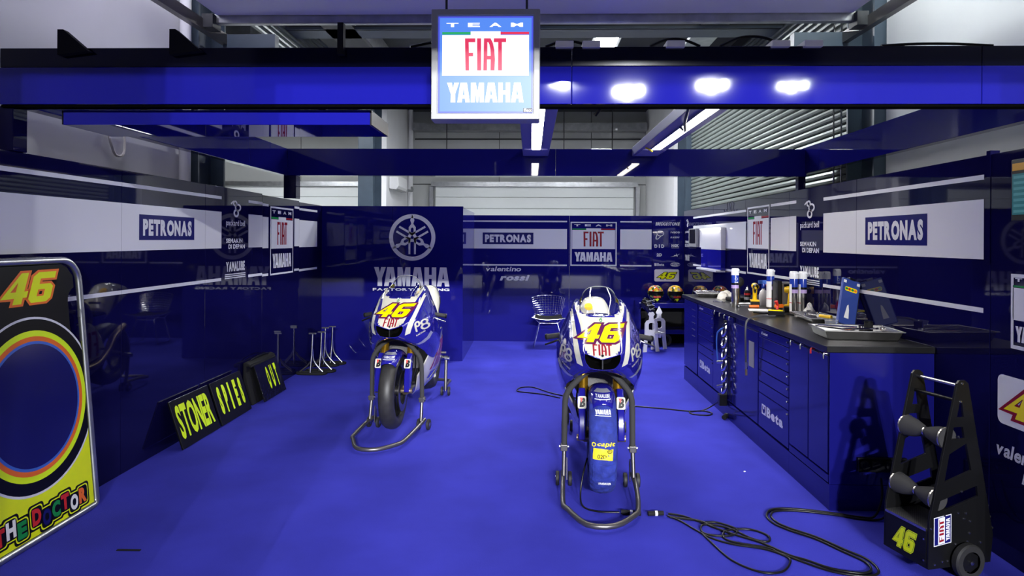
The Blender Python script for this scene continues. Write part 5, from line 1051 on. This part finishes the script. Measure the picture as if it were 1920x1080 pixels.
# ================================================================== cables on the carpet
CR = .0065
def cable(name, label, pts, r=CR, m='black', k=6): return tag(MB().tube([(x, y, z if z else r + .0005) for x, y, z in pts], r, 8, k).build(name, m, None, smooth=70), label, 'cable')
g_ = lambda P: [(x, y, 0) for x, y in P]
cable('power_cable', 'black cable from the bench sockets curving in a wide loop', [(2.02, 3.89, .22), (2.01, 3.86, .12), (1.96, 3.84, .02)] + g_([(1.88, 3.86), (1.77, 3.90), (1.58, 3.955), (1.43, 3.95), (1.36, 3.86), (1.36, 3.755), (1.414, 3.666), (1.514, 3.562), (1.59, 3.426), (1.65, 3.317), (1.635, 3.235), (1.57, 3.205), (1.46, 3.24), (1.37, 3.324), (1.303, 3.376), (1.208, 3.509), (1.10, 3.60), (1.0, 3.70), (.96, 3.765), (.87, 3.795), (.80, 3.81)]))
cable('extension_cable', 'second black cable coiled in loops right of the stand', [(2.07, 3.89, .22), (2.06, 3.86, .12), (2.0, 3.82, .02)] + g_([(1.88, 3.83), (1.77, 3.88), (1.58, 3.93), (1.44, 3.925), (1.385, 3.86), (1.385, 3.77), (1.43, 3.69), (1.53, 3.585), (1.61, 3.45), (1.675, 3.34), (1.665, 3.22), (1.58, 3.18), (1.45, 3.215), (1.35, 3.30), (1.26, 3.40), (1.223, 3.45), (1.08, 3.504), (1.03, 3.564), (1.075, 3.652), (1.204, 3.668), (1.274, 3.595), (1.25, 3.525), (1.184, 3.549), (1.085, 3.686), (.966, 3.72), (.934, 3.625), (.989, 3.584), (1.09, 3.595), (1.13, 3.67), (1.05, 3.75), (.96, 3.755), (.88, 3.83), (.80, 3.86)]), .006)
cable('warmer_cable', 'black cable looping from bundle towards the bottom of the photo', g_([(.93, 3.61), (.95, 3.50), (1.0, 3.31), (1.10, 3.20), (1.20, 3.205), (1.27, 3.285), (1.285, 3.355), (1.20, 3.44), (1.05, 3.49), (.96, 3.56), (.90, 3.66), (.85, 3.76), (.79, 3.83)]), .0055)
t = thing('cable_connector', 'black cable connectors with white sleeves beside the hoop stand', 'connector', (.62, 3.84, 0)); MB().cyl((-.09, .02, .014), (.02, -.002, .014), .013, 12).build('plug', 'black_matt', t, smooth=40); MB().cyl((-.04, .01, .014), (-.025, .007, .014), .015, 12).build('sleeve', 'white_plastic', t, smooth=40); MB().cyl((.06, .0, .014), (.15, .01, .014), .013, 12).build('plug', 'black_matt', t, smooth=40); MB().cyl((.10, .005, .014), (.115, .006, .014), .015, 12).build('sleeve', 'white_plastic', t, smooth=40)
cable('warmer_lead', 'thin black lead hanging from the tyre warmer to the floor', [(.35, 4.05, .26), (.32, 4.03, .15), (.305, 3.99, .05), (.32, 3.93, .01), (.40, 3.87, .008), (.52, 3.86, .010)], .005)
cable('floor_lead', 'thin black lead across the carpet between the motorcycles and bench', g_([(.95, 6.36), (.66, 6.52), (.36, 6.72), (.20, 6.88), (.03, 7.11), (-.10, 7.08), (-.13, 6.92), (.0, 6.85), (.15, 6.78), (.30, 6.64)]), .006)
cable('floor_lead', 'thin black lead ending in a small loop at the cabinets', g_([(.60, 6.50), (.95, 6.363), (1.25, 6.27), (1.46, 6.19), (1.60, 6.20), (1.66, 6.12), (1.60, 6.05), (1.48, 6.08), (1.47, 6.16), (1.60, 6.22)]) + [(1.69, 6.20, .06), (1.70, 6.08, .12)], .006)
t = thing('floor_plug', 'black plug adapter lying at the cabinet plinth', 'plug', (1.71, 5.92, 0), math.radians(60)); MB().cyl((0, 0, .022), (.08, 0, .022), .021, 12).build('plug', 'black_matt', t, smooth=40); MB().cyl((.08, 0, .022), (.10, 0, .022), .017, 12).build('collar', 'white_plastic', t, smooth=40); MB().cyl((.10, 0, .02), (.16, .01, .02), .019, 12).build('socket', 'black', t, smooth=40)
tag(MB().box((-2.02, 3.31, .002), (.12, .012, .004), .02).build('tape_strip', 'black_matt', None), 'short dark strip of tape on the carpet by the barrier board', 'tape')
for x, y, lab in ((1.47, 4.60, 'small white speck of litter on the carpet by the bench'),): tag(MB().box((x, y, .003), (.014, .009, .006), .5).build('litter_chip', 'white_plastic', None, bevel=.001), lab, 'litter')
